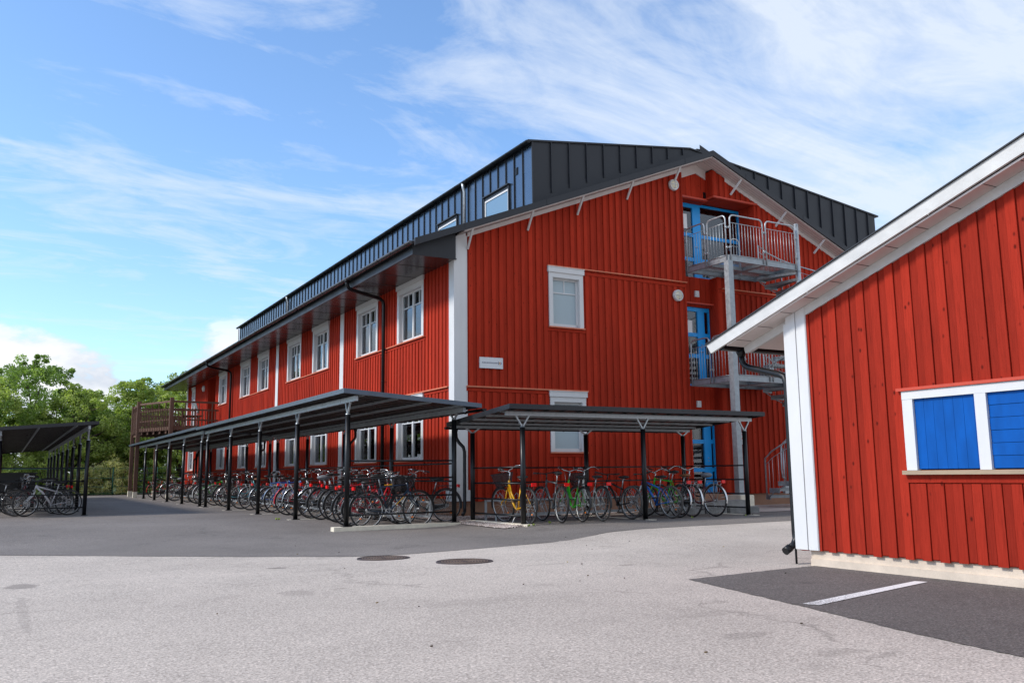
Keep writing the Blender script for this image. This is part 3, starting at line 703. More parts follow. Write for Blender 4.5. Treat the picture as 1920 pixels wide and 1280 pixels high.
# ------------------------------------------------------------------ steel staircase
S = empty('steel_staircase', (0, 0, 0)); tag(S, 'galvanised steel spiral fire stair with railed landings on the red gable', 'staircase')
G = M['galv']
w = MB(); w.box(16.53, 16.70, 17.05, 17.22, .38, 6.6); w.box(16.50, 16.73, 17.02, 17.25, .38, .4); w.obj('column', M['galvd'], S)
PX, PY = 19.33, 17.17
w = MB(); w.tube((PX, PY, .1), (PX, PY, 7.98), .066, 16)
for z in (3.45, 6.6, 7.95): w.ring((PX, PY, z), (0, 0, 1), .07, .008, 16, 5)
w.obj('central_pole', G, S)
def rail_panel(a, b, z0, h, parent, nb=None, mid=True, za=None, zb=None):
    """galvanised railing panel from a to b (x,y) with rounded top corners"""
    a = Vector((*a, 0)); b = Vector((*b, 0)); L = (b - a).length; d = (b - a) / L; za = z0 if za is None else za; zb = z0 if zb is None else zb
    P = lambda t, z: a + d * t + Vector((0, 0, za + (zb - za) * t / L + z))
    r = .13; w = MB()
    pts = [P(.03, 0)] + [P(.03 + r - r * math.cos(q), h - r + r * math.sin(q)) for q in [i * PI / 8 for i in range(5)]] + [P(L - .03 - r + r * math.sin(q), h - r + r * math.cos(q)) for q in [i * PI / 8 for i in range(5)]] + [P(L - .03, 0)]
    w.path(pts, .021, 10)
    w.tube(P(.03, .14), P(L - .03, .14), .009, 6); w.tube(P(.03, h - .22), P(L - .03, h - .22), .009, 6)
    nb = nb or max(2, int(L / .115))
    for i in range(1, nb): t_ = .03 + (L - .06) * i / nb; w.tube(P(t_, .14), P(t_, h - .22), .0065, 6)
    for z in (.35, h - .35): w.tube(P(-.02, z), P(.04, z), .03, 8); w.tube(P(L - .04, z), P(L + .02, z), .03, 8)
    return w.obj('railing', G, parent)
grat = mat('steel_grating', (.58, .60, .60), .6, .1); t_ = NT(grat); vo = t_.n('ShaderNodeTexBrick'); vo.offset = 0
vo.inputs['Scale'].default_value = 1; vo.inputs['Brick Width'].default_value = .033; vo.inputs['Row Height'].default_value = .033; vo.inputs['Mortar Size'].default_value = .004
vo.inputs['Color1'].default_value = (0, 0, 0, 1); vo.inputs['Color2'].default_value = (0, 0, 0, 1); vo.inputs['Mortar'].default_value = (1, 1, 1, 1)
t_.l(t_.coords(), vo.inputs['Vector']); tr = t_.n('ShaderNodeBsdfTransparent'); mx = t_.n('ShaderNodeMixShader')
t_.l(vo.outputs['Color'], mx.inputs[0]); t_.l(tr.outputs[0], mx.inputs[1]); t_.l(t_.b.outputs[0], mx.inputs[2]); t_.l(mx.outputs[0], t_.t.nodes['Material Output'].inputs[0])
def landing(zf, x0, x1, y0, y1, first):
    w = MB(); h = .16
    w.box(x0, x1, y0, y0 + .02, zf - h, zf); w.box(x0, x1, y1 - .02, y1, zf - h, zf); w.box(x0, x0 + .02, y0 + .02, y1 - .02, zf - h, zf); w.box(x1 - .02, x1, y0 + .02, y1 - .02, zf - h, zf)
    xm = (x0 + x1) / 2; ym = (y0 + y1) / 2
    w.box(xm - .03, xm + .03, y0 + .02, y1 - .02, zf - h + .0, zf - .045)
    for a, b in ((x0 + .02, xm - .03), (xm + .03, x1 - .02)): w.box(a, b, ym - .03, ym + .03, zf - h, zf - .045)
    for a, b in ((x0 + .02, xm - .03), (xm + .03, x1 - .02)):
        for c, d in ((y0 + .02, ym - .03), (ym + .03, y1 - .02)):
            w.box(a, b, c, c + .045, zf - h, zf - h + .008); w.box(a, b, d - .045, d, zf - h, zf - h + .008); w.box(a, a + .045, c + .045, d - .045, zf - h, zf - h + .008); w.box(b - .045, b, c + .045, d - .045, zf - h, zf - h + .008)
    p = w.obj('landing', M['galvd'], S)
    g = MB(); g.box(x0 + .02, x1 - .02, y0 + .02, y1 - .02, zf - .035, zf - .012); g.obj('grating', grat, p, fix=False)
    ya = y1 + .02; H = 1.26; zb = zf - .14
    rail_panel((x0 - .015, y1 - .03), (x0 - .015, ym + .02), zb, H, p); rail_panel((x0 - .015, ym - .04), (x0 - .015, y0 + .04), zb, H, p)
    rail_panel((x0 + .04, y0 - .015), (xm - .03, y0 - .015), zb, H, p); rail_panel((xm + .03, y0 - .015), (x1 - .1, y0 - .015), zb, H, p)
    rail_panel((xm + .35, y1 - .02), (xm + .75, y1 - .02), zb, H - .05, p)
landing(6.78, 16.66, PX + .02, 17.15, 18.86, True)
landing(3.52, 16.66, PX + .02, 17.15, 18.86, False)
# spiral flights, clockwise from the landing's east end
def flight(z1, z0, name):
    n = 17; R = 1.22; a0 = math.radians(114); da = -math.radians(19.6); rise = (z1 - z0) / (n + 1)
    outer = []
    for i in range(n):
        z = z1 - rise * (i + 1); a = a0 + da * i; b = a + da * 1.12; w = MB()
        P = lambda r, q: (PX + r * math.cos(q), PY + r * math.sin(q))
        poly = [P(.07, a), P(R, a), P(R, (a + b) / 2), P(R, b), P(.07, b)]
        w.slab(poly, z - .03, z - .012)
        for q in (a, b):
            p0, p1 = P(.07, q), P(R, q); w.bar((*p0, z - .035), (*p1, z - .035), .012, .075)
        w.bar((*P(R, a), z - .06), (*P(R, b), z - .06), .012, .12)
        w.obj('tread', M['galvd'], S)
        outer += [(P(R + .02, a + da * .5), z)]
    w = MB(); 
    top = [(*p, z + 1.0) for p, z in outer]; low = [(*p, z + .82) for p, z in outer]
    w.path([(outer[0][0][0], outer[0][0][1], outer[0][1] + .05)] + top + [(outer[-1][0][0], outer[-1][0][1], outer[-1][1])], .021, 8); w.path(low, .009, 6)
    for i, (p, z) in enumerate(outer):
        w.tube((*p, z - .08), (*p, z + .82), .0065, 5)
        if i + 1 < len(outer): q, z2 = outer[i + 1]; m_ = ((p[0] + q[0]) / 2, (p[1] + q[1]) / 2); w.tube((*m_, (z + z2) / 2 - .08), (*m_, (z + z2) / 2 + .82), .0065, 5)
        if i % 5 == 2: w.tube((*p, z - .1), (*p, z + 1.0), .021, 8)
    w.obj('railing', G, S)
    w = MB(); w.path([(*p, z - .11) for p, z in outer], .016, 6); w.obj('stringer', M['galvd'], S)
flight(6.78, 3.52, 'a'); flight(3.52, .14, 'b')
w = MB(); w.slab([(18.85, 17.75), (19.4, 17.75), (19.4, 18.5), (18.85, 18.5)], .10, .13)
w = MB(); c_ = (19.05, 17.95); 
w.bar((19.0, 17.9, .42), (19.7, 17.95, .85), .03, .14); w.bar((19.02, 17.85, .42), (19.6, 17.9, .42), .03, .14); w.tube((19.08, 17.9, .4), (19.08, 17.9, 1.62), .022, 8)
w.path([(19.12, 17.9, .78), (18.95, 17.84, .8), (18.92, 17.83, 1.0), (18.93, 17.83, 1.5), (18.98, 17.86, 1.66), (19.1, 17.9, 1.76), (19.8, 17.95, 2.2)], .021, 8)
for i in range(1, 8): t_ = i / 8; w.tube((19.08 + .7 * t_, 17.9, .62 + .4 * t_), (19.08 + .7 * t_, 17.9, 1.72 + .42 * t_), .008, 6)
w.obj('lower_railing', G, S)
def block(name, pts, z0, z1, m, label, cat, group=None, bev=.015):
    w = MB(); w.slab(pts, z0, z1); o = w.obj(name, m); bm = bmesh.new(); bm.from_mesh(o.data); bmesh.ops.bevel(bm, geom=bm.edges[:], offset=bev, segments=2, affect='EDGES'); bm.to_mesh(o.data); bm.free(); return tag(o, label, cat, group)
block('concrete_footing', [(16.38, 16.86), (16.86, 16.86), (16.86, 17.4), (16.38, 17.4)], -.02, .38, M['conc'], 'square concrete footing block under the steel stair column', 'concrete block')
kerb = [((12.9, 16.42), (13.75, 16.18)), ((13.78, 16.17), (14.4, 16.0)), ((14.43, 15.99), (14.95, 15.84)), ((14.98, 15.83), (15.75, 15.6))]
kl = ['dark granite kerb stone behind the parked bicycles, farthest left of its row', 'brown granite kerb stone second from the left end of its row', 'granite kerb stone behind the end post of the short shelter', 'pale granite kerb stone at the right end of its row']
for (a, b), lb in zip(kerb, kl):
    d = (Vector(b) - Vector(a)).normalized(); nrm = Vector((-d.y, d.x)) * .28
    block('kerb_stone', [a, b, (b[0] + nrm.x, b[1] + nrm.y), (a[0] + nrm.x, a[1] + nrm.y)], -.02, .155, M['stone'], lb, 'kerb stone', 'granite kerb stones by the entrance', .025)
block('stone_slab', [(14.6, 16.75), (16.3, 16.55), (16.35, 16.95), (14.65, 17.15)], -.02, .27, M['stone'], 'long grey stone slab lying in front of the ground floor entrance', 'stone slab')

# ------------------------------------------------------------------ kiosk (right)
K = empty('kiosk', (0, 0, 0)); tag(K, 'red wooden kiosk with white gable trim and blue shutters', 'kiosk')
XK = 7.47; FK = Fr((XK, 0, 0), (0, 1, 0), (-1, 0, 0)); KY0, KY1 = -5.2, 6.82
KR = .81; kz = lambda y: 2.671 + .311 * (6.818 - y) if y > KR else 2.671 + .311 * (6.818 - KR) - .311 * (KR - y)
kop = (3.88, 5.44, .985, 1.73)
clad(FK, KY0, KY1, .165, lambda u: kz(u), [kop], .1795, .092, .018, 'gable_wall', M['red_old'], K, phase=.06, apex=KR, belts=[(3.83, 5.49, .95)], jitter=.02)
FK2 = Fr((0, KY1, 0), (1, 0, 0), (0, 1, 0)); clad(FK2, XK, 13.2, .165, lambda u: 2.65, [], .2, .11, .024, 'side_wall', M['red_old'], K)
clad(Fr((0, KY0, 0), (1, 0, 0), (0, -1, 0)), XK, 13.2, .165, lambda u: 2.65, [], .2, .11, .024, 'side_wall', M['red_old'], K)
clad(Fr((13.2, 0, 0), (0, 1, 0), (1, 0, 0)), KY0, KY1, .165, lambda u: kz(u), [], .2, .11, .024, 'back_wall', M['red_old'], K, apex=KR)
w = MB(); w.box(XK + .02, 13.18, KY0 + .02, KY1 - .11, -.4, .17); w.box(XK - .005, XK + .02, KY0 + .02, KY1 - .12, -.4, .075)
kf = noisy('kiosk_foundation', (.60, .50, .40), .9, amt=.16, scale=5, bump=.3, fine=.06); t_ = NT(kf); w.obj('foundation', kf, K)
w = MB(); w.fbox(FK, KY1 - .125, KY1 + .005, 0, .045, .165, kz(KY1 - .125) - .001, .165, kz(KY1) - .001); w.fbox(FK, KY1 - .255, KY1 - .13, 0, .036, .165, kz(KY1 - .255) - .001, .165, kz(KY1 - .13) - .001); w.fbox(FK, KY1 - .262, KY1 - .255, 0, .03, .165, kz(6.6))
w.fbox(FK2, XK - .04, XK + .1, 0, .045, .165, 2.6); w.obj('corner_board', M['white'], K)
w = MB()
for a, b in ((KY0, KR), (KR, KY1 - .25)): w.fbox(FK, a, b, 0, .034, kz(a) - .095, kz(a), kz(b) - .095, kz(b))
w.split('frieze_board', M['whitedirty'], K)
tp = lambda y: (2.50 + .317 * (7.85 - y)) if y > KR else 2.50 + .317 * (7.85 - KR) - .317 * (KR - y)
w = MB(); FKr = Fr((7.24, 0, 0), (0, 1, 0), (-1, 0, 0))
w.prism(FKr, [(7.87, tp(7.87) - .005), (7.80, tp(7.80) - .135), (KR, tp(KR) - .145), (KR, tp(KR) - .005)], 0, .03)
w.prism(FKr, [(KR, tp(KR) - .005), (KR, tp(KR) - .145), (-6.1, tp(-6.1) - .145), (-6.1, tp(-6.1) - .005)], 0, .03)
for y in (6.35, 4.9): w.prism(FKr, [(y, tp(y) - .008), (y - .006, tp(y) - .008), (y - .05, tp(y) - .14), (y - .044, tp(y) - .14)], .03, .0305)
w.obj('rake_board', M['whitedirty'], K)
w = MB()
for a, b in ((7.70, KR), (KR, -6.1)): w.fbox(Fr((0, 0, 0), (0, 1, 0), (1, 0, 0)), a, b, 7.235, 13.5, tp(a) - .05, tp(a) - .0, tp(b) - .05, tp(b) - .0)
w.fbox(Fr((0, 0, 0), (0, 1, 0), (1, 0, 0)), 7.88, KR, 7.19, 7.235, tp(7.88) - .003, tp(7.88) + .009, tp(KR) - .003, tp(KR) + .009)
w.obj('roof', M['slate'], K)
w = MB(); F0 = Fr((0, 0, 0), (0, 1, 0), (1, 0, 0))
w.fbox(F0, 7.56, KR, 7.24, 13.45, kz(7.56) + .002, kz(7.56) + .02, kz(KR) + .002, kz(KR) + .02); w.fbox(F0, KR, -6.0, 7.24, 13.45, kz(KR) + .002, kz(KR) + .02, kz(-6) + .002, kz(-6) + .02)
w.m = 1
for i in range(40):
    y = 7.4 - i * .34; 
    w.fbox(F0, y, y - .004, 7.24, 7.47, kz(y) - .0015, kz(y) + .002)
w.obj('soffit', [M['soffit'], M['slate']], K)
for x in (7.50, 8.7, 9.9, 11.1, 12.3):
    w = MB(); w.prism(Fr((x, 0, 0), (0, 1, 0), (1, 0, 0)), [(6.84, kz(6.84)), (7.55, kz(7.55)), (7.53, kz(7.55) - .075), (7.46, kz(7.46) - .095), (6.84, kz(6.84) - .095)], 0, .05); w.obj('rafter_tail', M['whitedirty'], K)
gutter(7.655, 2.452, 7.245, 13.4, .055, 'gutter', K, M['black'], along='x', brk=.8)
w = MB(); w.path([(7.56, 7.655, 2.42), (7.56, 7.655, 2.34)], [.07, .04], 12)
w.path([(7.56, 7.655, 2.36), (7.56, 7.65, 2.29), (7.57, 7.62, 2.235), (7.57, 7.55, 2.20), (7.535, 7.05, 2.065), (7.52, 6.97, 2.03), (7.515, 6.94, 1.95), (7.515, 6.94, .33), (7.51, 6.93, .26), (7.47, 6.93, .20), (7.38, 6.94, .155)], .037, 12)
w.path([(7.42, 6.94, .172), (7.35, 6.94, .138)], .044, 12); w.tube((7.50, 6.93, 0), (7.50, 6.93, .2), .012, 6)
for z in (.75, 1.8): w.ring((7.515, 6.94, z), (0, 0, 1), .038, .006, 14, 5)
w.obj('downpipe', M['black'], K)
# shuttered window
w = MB(); a, b, c, d = 3.88, 5.44, .985, 1.73
w.fbox(FK, b - .11, b, -.02, .04, c, d - .078); w.fbox(FK, a, a + .11, -.02, .04, c, d - .078); w.fbox(FK, 4.605, 4.712, -.02, .041, c, d - .078); w.fbox(FK, a, b, -.02, .043, d - .078, d)
wn = w.obj('window', M['white'], K)
w = MB(); n = 6; s0, s1 = 4.712, 5.33
for i in range(n + 1):
    p = s1 - (i + 1) * .0985; q = s1 - i * .0985; p = max(p, s0)
    if q - p > .01: w.cur = rnd.random(); w.fbox(FK, p + .0012, q - .0012, -.03, .012, c + .012, d - .08)
w.obj('shutter', M['shutter'], wn)
w = MB(); s0, s1 = 3.99, 4.605; nn = 6; hh = (d - .078 - c - .01) / nn
for i in range(nn): w.fbox(FK, s0, s1, -.03, .010 + .004 * (i % 2), c + .01 + i * hh + .002, c + .01 + (i + 1) * hh - .002)
w.obj('shutter', M['shutter'], wn)
w = MB(); w.fbox(FK, a - .03, b + .03, -.02, .075, .945, .983); w.obj('sill', noisy('weathered_sill', (.36, .27, .18), .7, amt=.2, scale=10, stretch=(1, .3, 1)), wn)
w = MB(); w.fbox(FK, a - .04, b + .045, 0, .06, 1.733, 1.762); w.obj('ledge', M['redtrim'], wn)
w = MB(); w.fbox(FK, a, b, -.12, -.10, c, d); w.obj('backing', M['room'], wn)

# ------------------------------------------------------------------ bicycle shelters
def vee(w, x, y, z0, z1, along, sp=.17):
    for s in (-1, 1):
        dx, dy = ((0, s * sp) if along == 'y' else (s * sp, 0))
        w.bar((x, y, z0), (x + dx, y + dy, z1), .035 if along == 'y' else .03, .03)
    w.bar((x - (sp + .05) * (along == 'x'), y - (sp + .05) * (along == 'y'), z1 + .006), (x + (sp + .05) * (along == 'x'), y + (sp + .05) * (along == 'y'), z1 + .006), .07, .012)
    w.tube((x, y, z0 - .05), (x, y, z0 + .02), .05, 10)
def post(x, y, z0, z1, parent, along, ztop):
    w = MB(); w.tube((x, y, z0), (x, y, z1), .052, 16); w.box(x - .09, x + .09, y - .09, y + .09, z0, z0 + .012)
    for dx in (-.065, .065): w.tube((x + dx, y - .065, z0), (x + dx, y - .065, z0 + .03), .01, 6)
    p = w.obj('post', M['black'], parent); v = MB(); vee(v, x, y, z1, ztop, along); v.obj('bracket', M['galv'], p)
    return p
def beamC(w, p0, p1, hh=.09, ww=.05): w.bar(p0, p1, ww, hh)
def shelter_y(name, label, y0, n, sp, xf, xb, zf, zb, over0, over1, kerb_first, rails_start, xe0, xe1, rf=2.6, rb=2.44, along_end_rail=True, foot=True, gut=True, back=True):
    T = empty(name, (0, 0, 0)); tag(T, label, 'bike shelter')
    y1 = y0 + sp * n
    sgn = 1 if xe1 > xe0 else -1
    for i in range(n + 1):
        y = y0 + sp * i
        post(xf, y, .0, zf, T, 'y', zf + .30); post(xb, y, 0, zb, T, 'y', zb + .13)
        w = MB(); e0, e1 = (min(xf, xb) - .28, max(xf, xb) + .1)
        if kerb_first and i == 0: w.slab([(e0, y - .1), (e1, y - .1), (e1, y + .1), (e0, y + .1)], -.16, -.001)
        else: w.slab([(e0 + .1, y - .08), (e1, y - .08), (e1, y + .08), (e0 + .1, y + .08)], -.12, min(.0, .0) + .008 if i else .0)
        w.obj('footing', M['conc'], T)
    ya, yb = y0 - over0, y1 + over1
    zr = lambda x: rf + (rb - rf) * (x - xe0) / (xe1 - xe0)
    w = MB(); a, b = (xe0, xe1) if xe0 < xe1 else (xe1, xe0)
    w.fbox(WORLD, a, b, ya, yb, zr(a) - .015, zr(a), zr(b) - .015, zr(b)); rfm = w.obj('roof', M['roofsheet'], T)
    w = MB(); th = .085                                           # edge flashings
    for xx in (a, b): w.box(xx - .006, xx + .006, ya, yb, zr(xx) - th, zr(xx) + .004)
    for yy in (ya - .006, yb - .006): w.fbox(WORLD, a, b, yy, yy + .012, zr(a) - th, zr(a) + .005, zr(b) - th, zr(b) + .005)
    k = ya + .15
    while k < yb: w.ball((xe0 - .008 * sgn, k, zr(xe0) - .03), .008, .008, .008, 6, 4); k += .3
    w.obj('edge_flashing', noisy('flashing_' + name, (.11, .135, .17), .35, .5, amt=.12, scale=3) if xe0 < xe1 else M['roofsheet'], rfm)
    w = MB(); w.fbox(WORLD, a + .02, b - .02, ya + .02, yb - .02, zr(a) - .035, zr(a) - .018, zr(b) - .035, zr(b) - .018)
    k = ya + .3
    while k < yb:                                                 # corrugations of the underside
        w.fbox(WORLD, a + .03, b - .03, k, k + .05, zr(a) - .052, zr(a) - .034, zr(b) - .052, zr(b) - .034); k += .36
    w.obj('underside', M['under'], rfm)
    for i in range(4):                                            # purlins
        x = a + (b - a) * (.14 + i * .24); w = MB(); w.box(x - .02, x + .02, ya + .06, yb - .06, zr(x) - .10, zr(x) - .052); w.obj('purlin', M['galvd'], T)
    w = MB(); w.box(xf - .028, xf + .028, ya + .12, yb - .12, zr(xf) - .20, zr(xf) - .10)
    k = ya + 1
    while k < yb: w.box(xf - .032, xf + .032, k, k + .02, zr(xf) - .205, zr(xf) - .10); k += 1.17
    w.obj('beam', M['galv'], T)
    w = MB(); w.box(xb - .028, xb + .028, ya + .12, yb - .12, zr(xb) - .20, zr(xb) - .10); w.obj('beam', M['galvd'], T)
    if gut:
        gutter(xe1 + .07 * sgn, zr(xe1) - .1, ya, yb, .055, 'gutter', T, M['black'], brk=.6)
    # rails: near end and the long back side
    w = MB()
    if along_end_rail:
        for z in (1.28, .93, .57, .22): w.tube((xf, y0, z), (xb, y0, z), .018, 8); w.ball((xb - .05 * sgn, y0 - .02, z), .012, .012, .012, 6, 5)
        w.obj('end_rail', M['black'], T)
    if back:
        w = MB()
        for z in (1.22, .85): w.tube((xb, y0, z), (xb, y1, z), .018, 8)
        w.obj('back_rail', M['black'], T)
    w = MB()
    if rails_start:
        for z in (1.22, .85, .5, .2): w.tube((xf, y1, z), (xb, y1, z), .018, 8)
        w.obj('end_rail', M['black'], T)
    return T
A1 = shelter_y('bike_shelter', 'long black bike shelter nearest the white building corner, on a pale concrete kerb', 16.92, 4, 3.5, 5.92, 8.28, 2.20, 2.14, .62, .52, True, False, 5.62, 8.62, rf=2.66, rb=2.45)
A2 = shelter_y('bike_shelter', 'far section of the long bike shelter reaching under the wooden balcony', 31.92, 5, 3.5, 5.92, 8.28, 2.20, 2.14, .40, .6, False, True, 5.62, 8.62, rf=2.69, rb=2.48, along_end_rail=False)
A3 = shelter_y('bike_shelter', 'black bike shelter at the far left edge, its roof sloping away from the yard', 26.87, 8, 3.0, 1.98, -.12, 2.03, 2.0, .3, .5, False, False, 2.2, -1.6, rf=2.545, rb=2.22, gut=False)
for a in (A1, A2):
    a['group'] = 'long bike shelter sections'
# downpipes of the long shelter
for T, ys in ((A1, (24.2,)), (A2, (34.4, 47.9))):
    for yy in ys:
        w = MB(); w.path([(8.70, yy, 2.32), (8.70, yy, 2.2)], [.06, .035], 10); w.path([(8.70, yy, 2.24), (8.70, yy, 2.08), (8.67, yy - .02, 2.02), (8.55, yy - .1, 1.93), (8.5, yy - .14, 1.87), (8.49, yy - .15, 1.8), (8.49, yy - .15, .2)], .036, 10); w.obj('downpipe', M['black'], T)
# short shelter in front of the gable
T2 = empty('bike_shelter', (0, 0, 0)); tag(T2, 'short black bike shelter with three front posts in front of the red gable', 'bike shelter')
yf, yb_ = 15.0, 17.15; xs = (8.84, 11.83, 14.78); zr2 = lambda y: 2.32 - .075 * (y - 14.65)
for i, x in enumerate(xs):
    post(x, yf, 0.0, 1.90, T2, 'x', 2.155); post(x, yb_, .0, 1.87, T2, 'x', 1.985)
    w = MB(); w.slab([(x - .08, yf - .27), (x + .08, yf - .27), (x + .08, yb_ + .1), (x - .08, yb_ + .1)], -.12, .022 if i == 0 else .012); w.obj('footing', M['conc'], T2)
F1 = Fr((0, 0, 0), (0, 1, 0), (1, 0, 0)); X0, X1, Ya, Yb = 8.36, 15.1, 14.65, 17.45
w = MB(); w.fbox(F1, Ya, Yb, X0, X1, zr2(Ya) - .015, zr2(Ya), zr2(Yb) - .015, zr2(Yb)); r2 = w.obj('roof', M['roofsheet'], T2)
w = MB(); w.box(X0, X1, Ya - .006, Ya + .006, zr2(Ya) - .09, zr2(Ya) + .006); w.box(X0, X1, Yb - .006, Yb + .006, zr2(Yb) - .09, zr2(Yb) + .006)
for x in (X0 - .006, X1 - .006): w.fbox(F1, Ya, Yb, x, x + .012, zr2(Ya) - .09, zr2(Ya) + .005, zr2(Yb) - .09, zr2(Yb) + .005)
k = X0 + .1
while k < X1: w.ball((k, Ya - .008, zr2(Ya) - .03), .007, .007, .007, 6, 4); k += .3
w.obj('edge_flashing', M['roofsheet'], r2)
w = MB(); w.fbox(F1, Ya + .02, Yb - .02, X0 + .02, X1 - .02, zr2(Ya) - .035, zr2(Ya) - .018, zr2(Yb) - .035, zr2(Yb) - .018)
k = X0 + .3
while k < X1: w.fbox(F1, Ya + .02, Yb - .02, k, k + .05, zr2(Ya) - .05, zr2(Ya) - .034, zr2(Yb) - .05, zr2(Yb) - .034); k += .4
w.obj('underside', M['under'], r2)
for i in range(4):
    y = Ya + .5 + i * .6; w = MB(); w.box(X0 + .06, X1 - .06, y - .02, y + .02, zr2(y) - .095, zr2(y) - .05); w.obj('purlin', M['galvd'], T2)
for y, m_ in ((yf, M['galv']), (yb_, M['galvd'])):
    w = MB(); w.box(X0 + .1, X1 - .1, y - .03, y + .03, zr2(y) - .135 - .0, zr2(y) - .095)
    w.box(X0 + .1, X1 - .1, y - .03, y + .03, zr2(y) - .17 if y == yf else zr2(y) - .155, zr2(y) - .137); 
    w.obj('beam', m_, T2)
gutter(Yb + .08, zr2(Yb) - .09, X0, X1, .055, 'gutter', T2, M['black'], along='x', brk=.7)
w = MB(); w.path([(8.62, 17.53, 2.0), (8.62, 17.53, 1.9)], [.06, .036], 10); w.path([(8.62, 17.53, 1.92), (8.62, 17.5, 1.78), (8.66, 17.45, 1.68), (8.72, 17.36, 1.58), (8.74, 17.34, 1.48), (8.74, 17.34, .28), (8.72, 17.3, .2), (8.62, 17.2, .13)], .037, 12); w.obj('downpipe', M['black'], T2)
w = MB()
for z in (1.12, .80, .48, .17): w.tube((xs[0], yf, z), (xs[0], yb_, z), .018, 8); w.tube((xs[2], yf, z), (xs[2], yb_, z), .018, 8)
w.obj('end_rail', M['black'], T2)
w = MB()
for z in (1.12, .80): w.tube((xs[0], yb_, z), (xs[2], yb_, z), .018, 8)
w.obj('back_rail', M['black'], T2)
# galvanised racks
def rack(label, pts, d, n, group=None):
    (x0, y0), (x1, y1) = pts; T = empty('bike_rack', (0, 0, 0)); tag(T, label, 'bike rack', group)
    a = Vector((x0, y0, 0)); b = Vector((x1, y1, 0)); nv = Vector((d[0], d[1], 0))
    w = MB()
    for z, k in ((.42, 0), (.12, 0), (.12, .45)): w.bar(a + nv * k + Vector((0, 0, z)), b + nv * k + Vector((0, 0, z)), .04, .04)
    for p in (a, b): w.bar(p + Vector((0, 0, 0)), p + Vector((0, 0, .44)), .04, .04); w.bar(p + nv * .45, p + nv * .45 + Vector((0, 0, .12)), .03, .03)
    w.obj('frame', M['galv'], T)
    s_ = (b - a).normalized()
    for i in range(n):
        c = a + (b - a) * ((i + .5) / n); w = MB()
        for q in (-.045, .045):
            o = c + s_ * q; w.path([o + nv * .45 + Vector((0, 0, .12)), o + nv * .30 + Vector((0, 0, .36)), o + nv * .2 + Vector((0, 0, .52)), o + nv * .1 + Vector((0, 0, .58)), o + nv * .0 + Vector((0, 0, .52)), o + Vector((0, 0, .42))], .008, 6)
        w.obj('hoop', M['galv'], T)
rack('galvanised bike rack along the back of the near long shelter', ((7.85, 17.2), (7.85, 30.6)), (-1, 0), 26)
rack('galvanised bike rack along the back of the far long shelter', ((7.85, 32.2), (7.85, 49.0)), (-1, 0), 28)
rack('galvanised bike rack along the back of the short shelter', ((9.05, 16.95), (14.6, 16.95)), (0, -1), 11)

# ------------------------------------------------------------------ bicycles
BR = .352; WBASE = 1.08
def wheel(cx, rim, tyre, fat, name, parent, spokes=20, disc=False):
    w = MB(); c = (cx, 0, BR); w.ring(c, (0, 1, 0), BR - .032 - fat * .4, .009, 36, 5, w=.013)
    w.tube((cx, -.05, BR), (cx, .05, BR), .016, 8); Rr = BR - .04 - fat * .4
    for i in range(spokes):
        a = 2 * PI * i / spokes; b = a + (.25 if i % 2 else -.25); s_ = .03 if (i // 2) % 2 else -.03
        w.tube((cx + .016 * math.cos(b), s_, BR + .016 * math.sin(b)), (cx + Rr * math.cos(a), 0, BR + Rr * math.sin(a)), .0019, 3)
    if disc: w.ring((cx, .045, BR), (0, 1, 0), .075, .01, 20, 4, w=.002); w.ring((cx, .045, BR), (0, 1, 0), .03, .012, 12, 4, w=.002)
    h = w.obj(name, rim, parent)
    t = MB(); t.ring(c, (0, 1, 0), BR - .019 - fat * .2, .019 + fat * .2, 40, 8, w=.019 + fat * .35); KIDS[h.name] = [t.obj('tyre', tyre, h)]
    return h
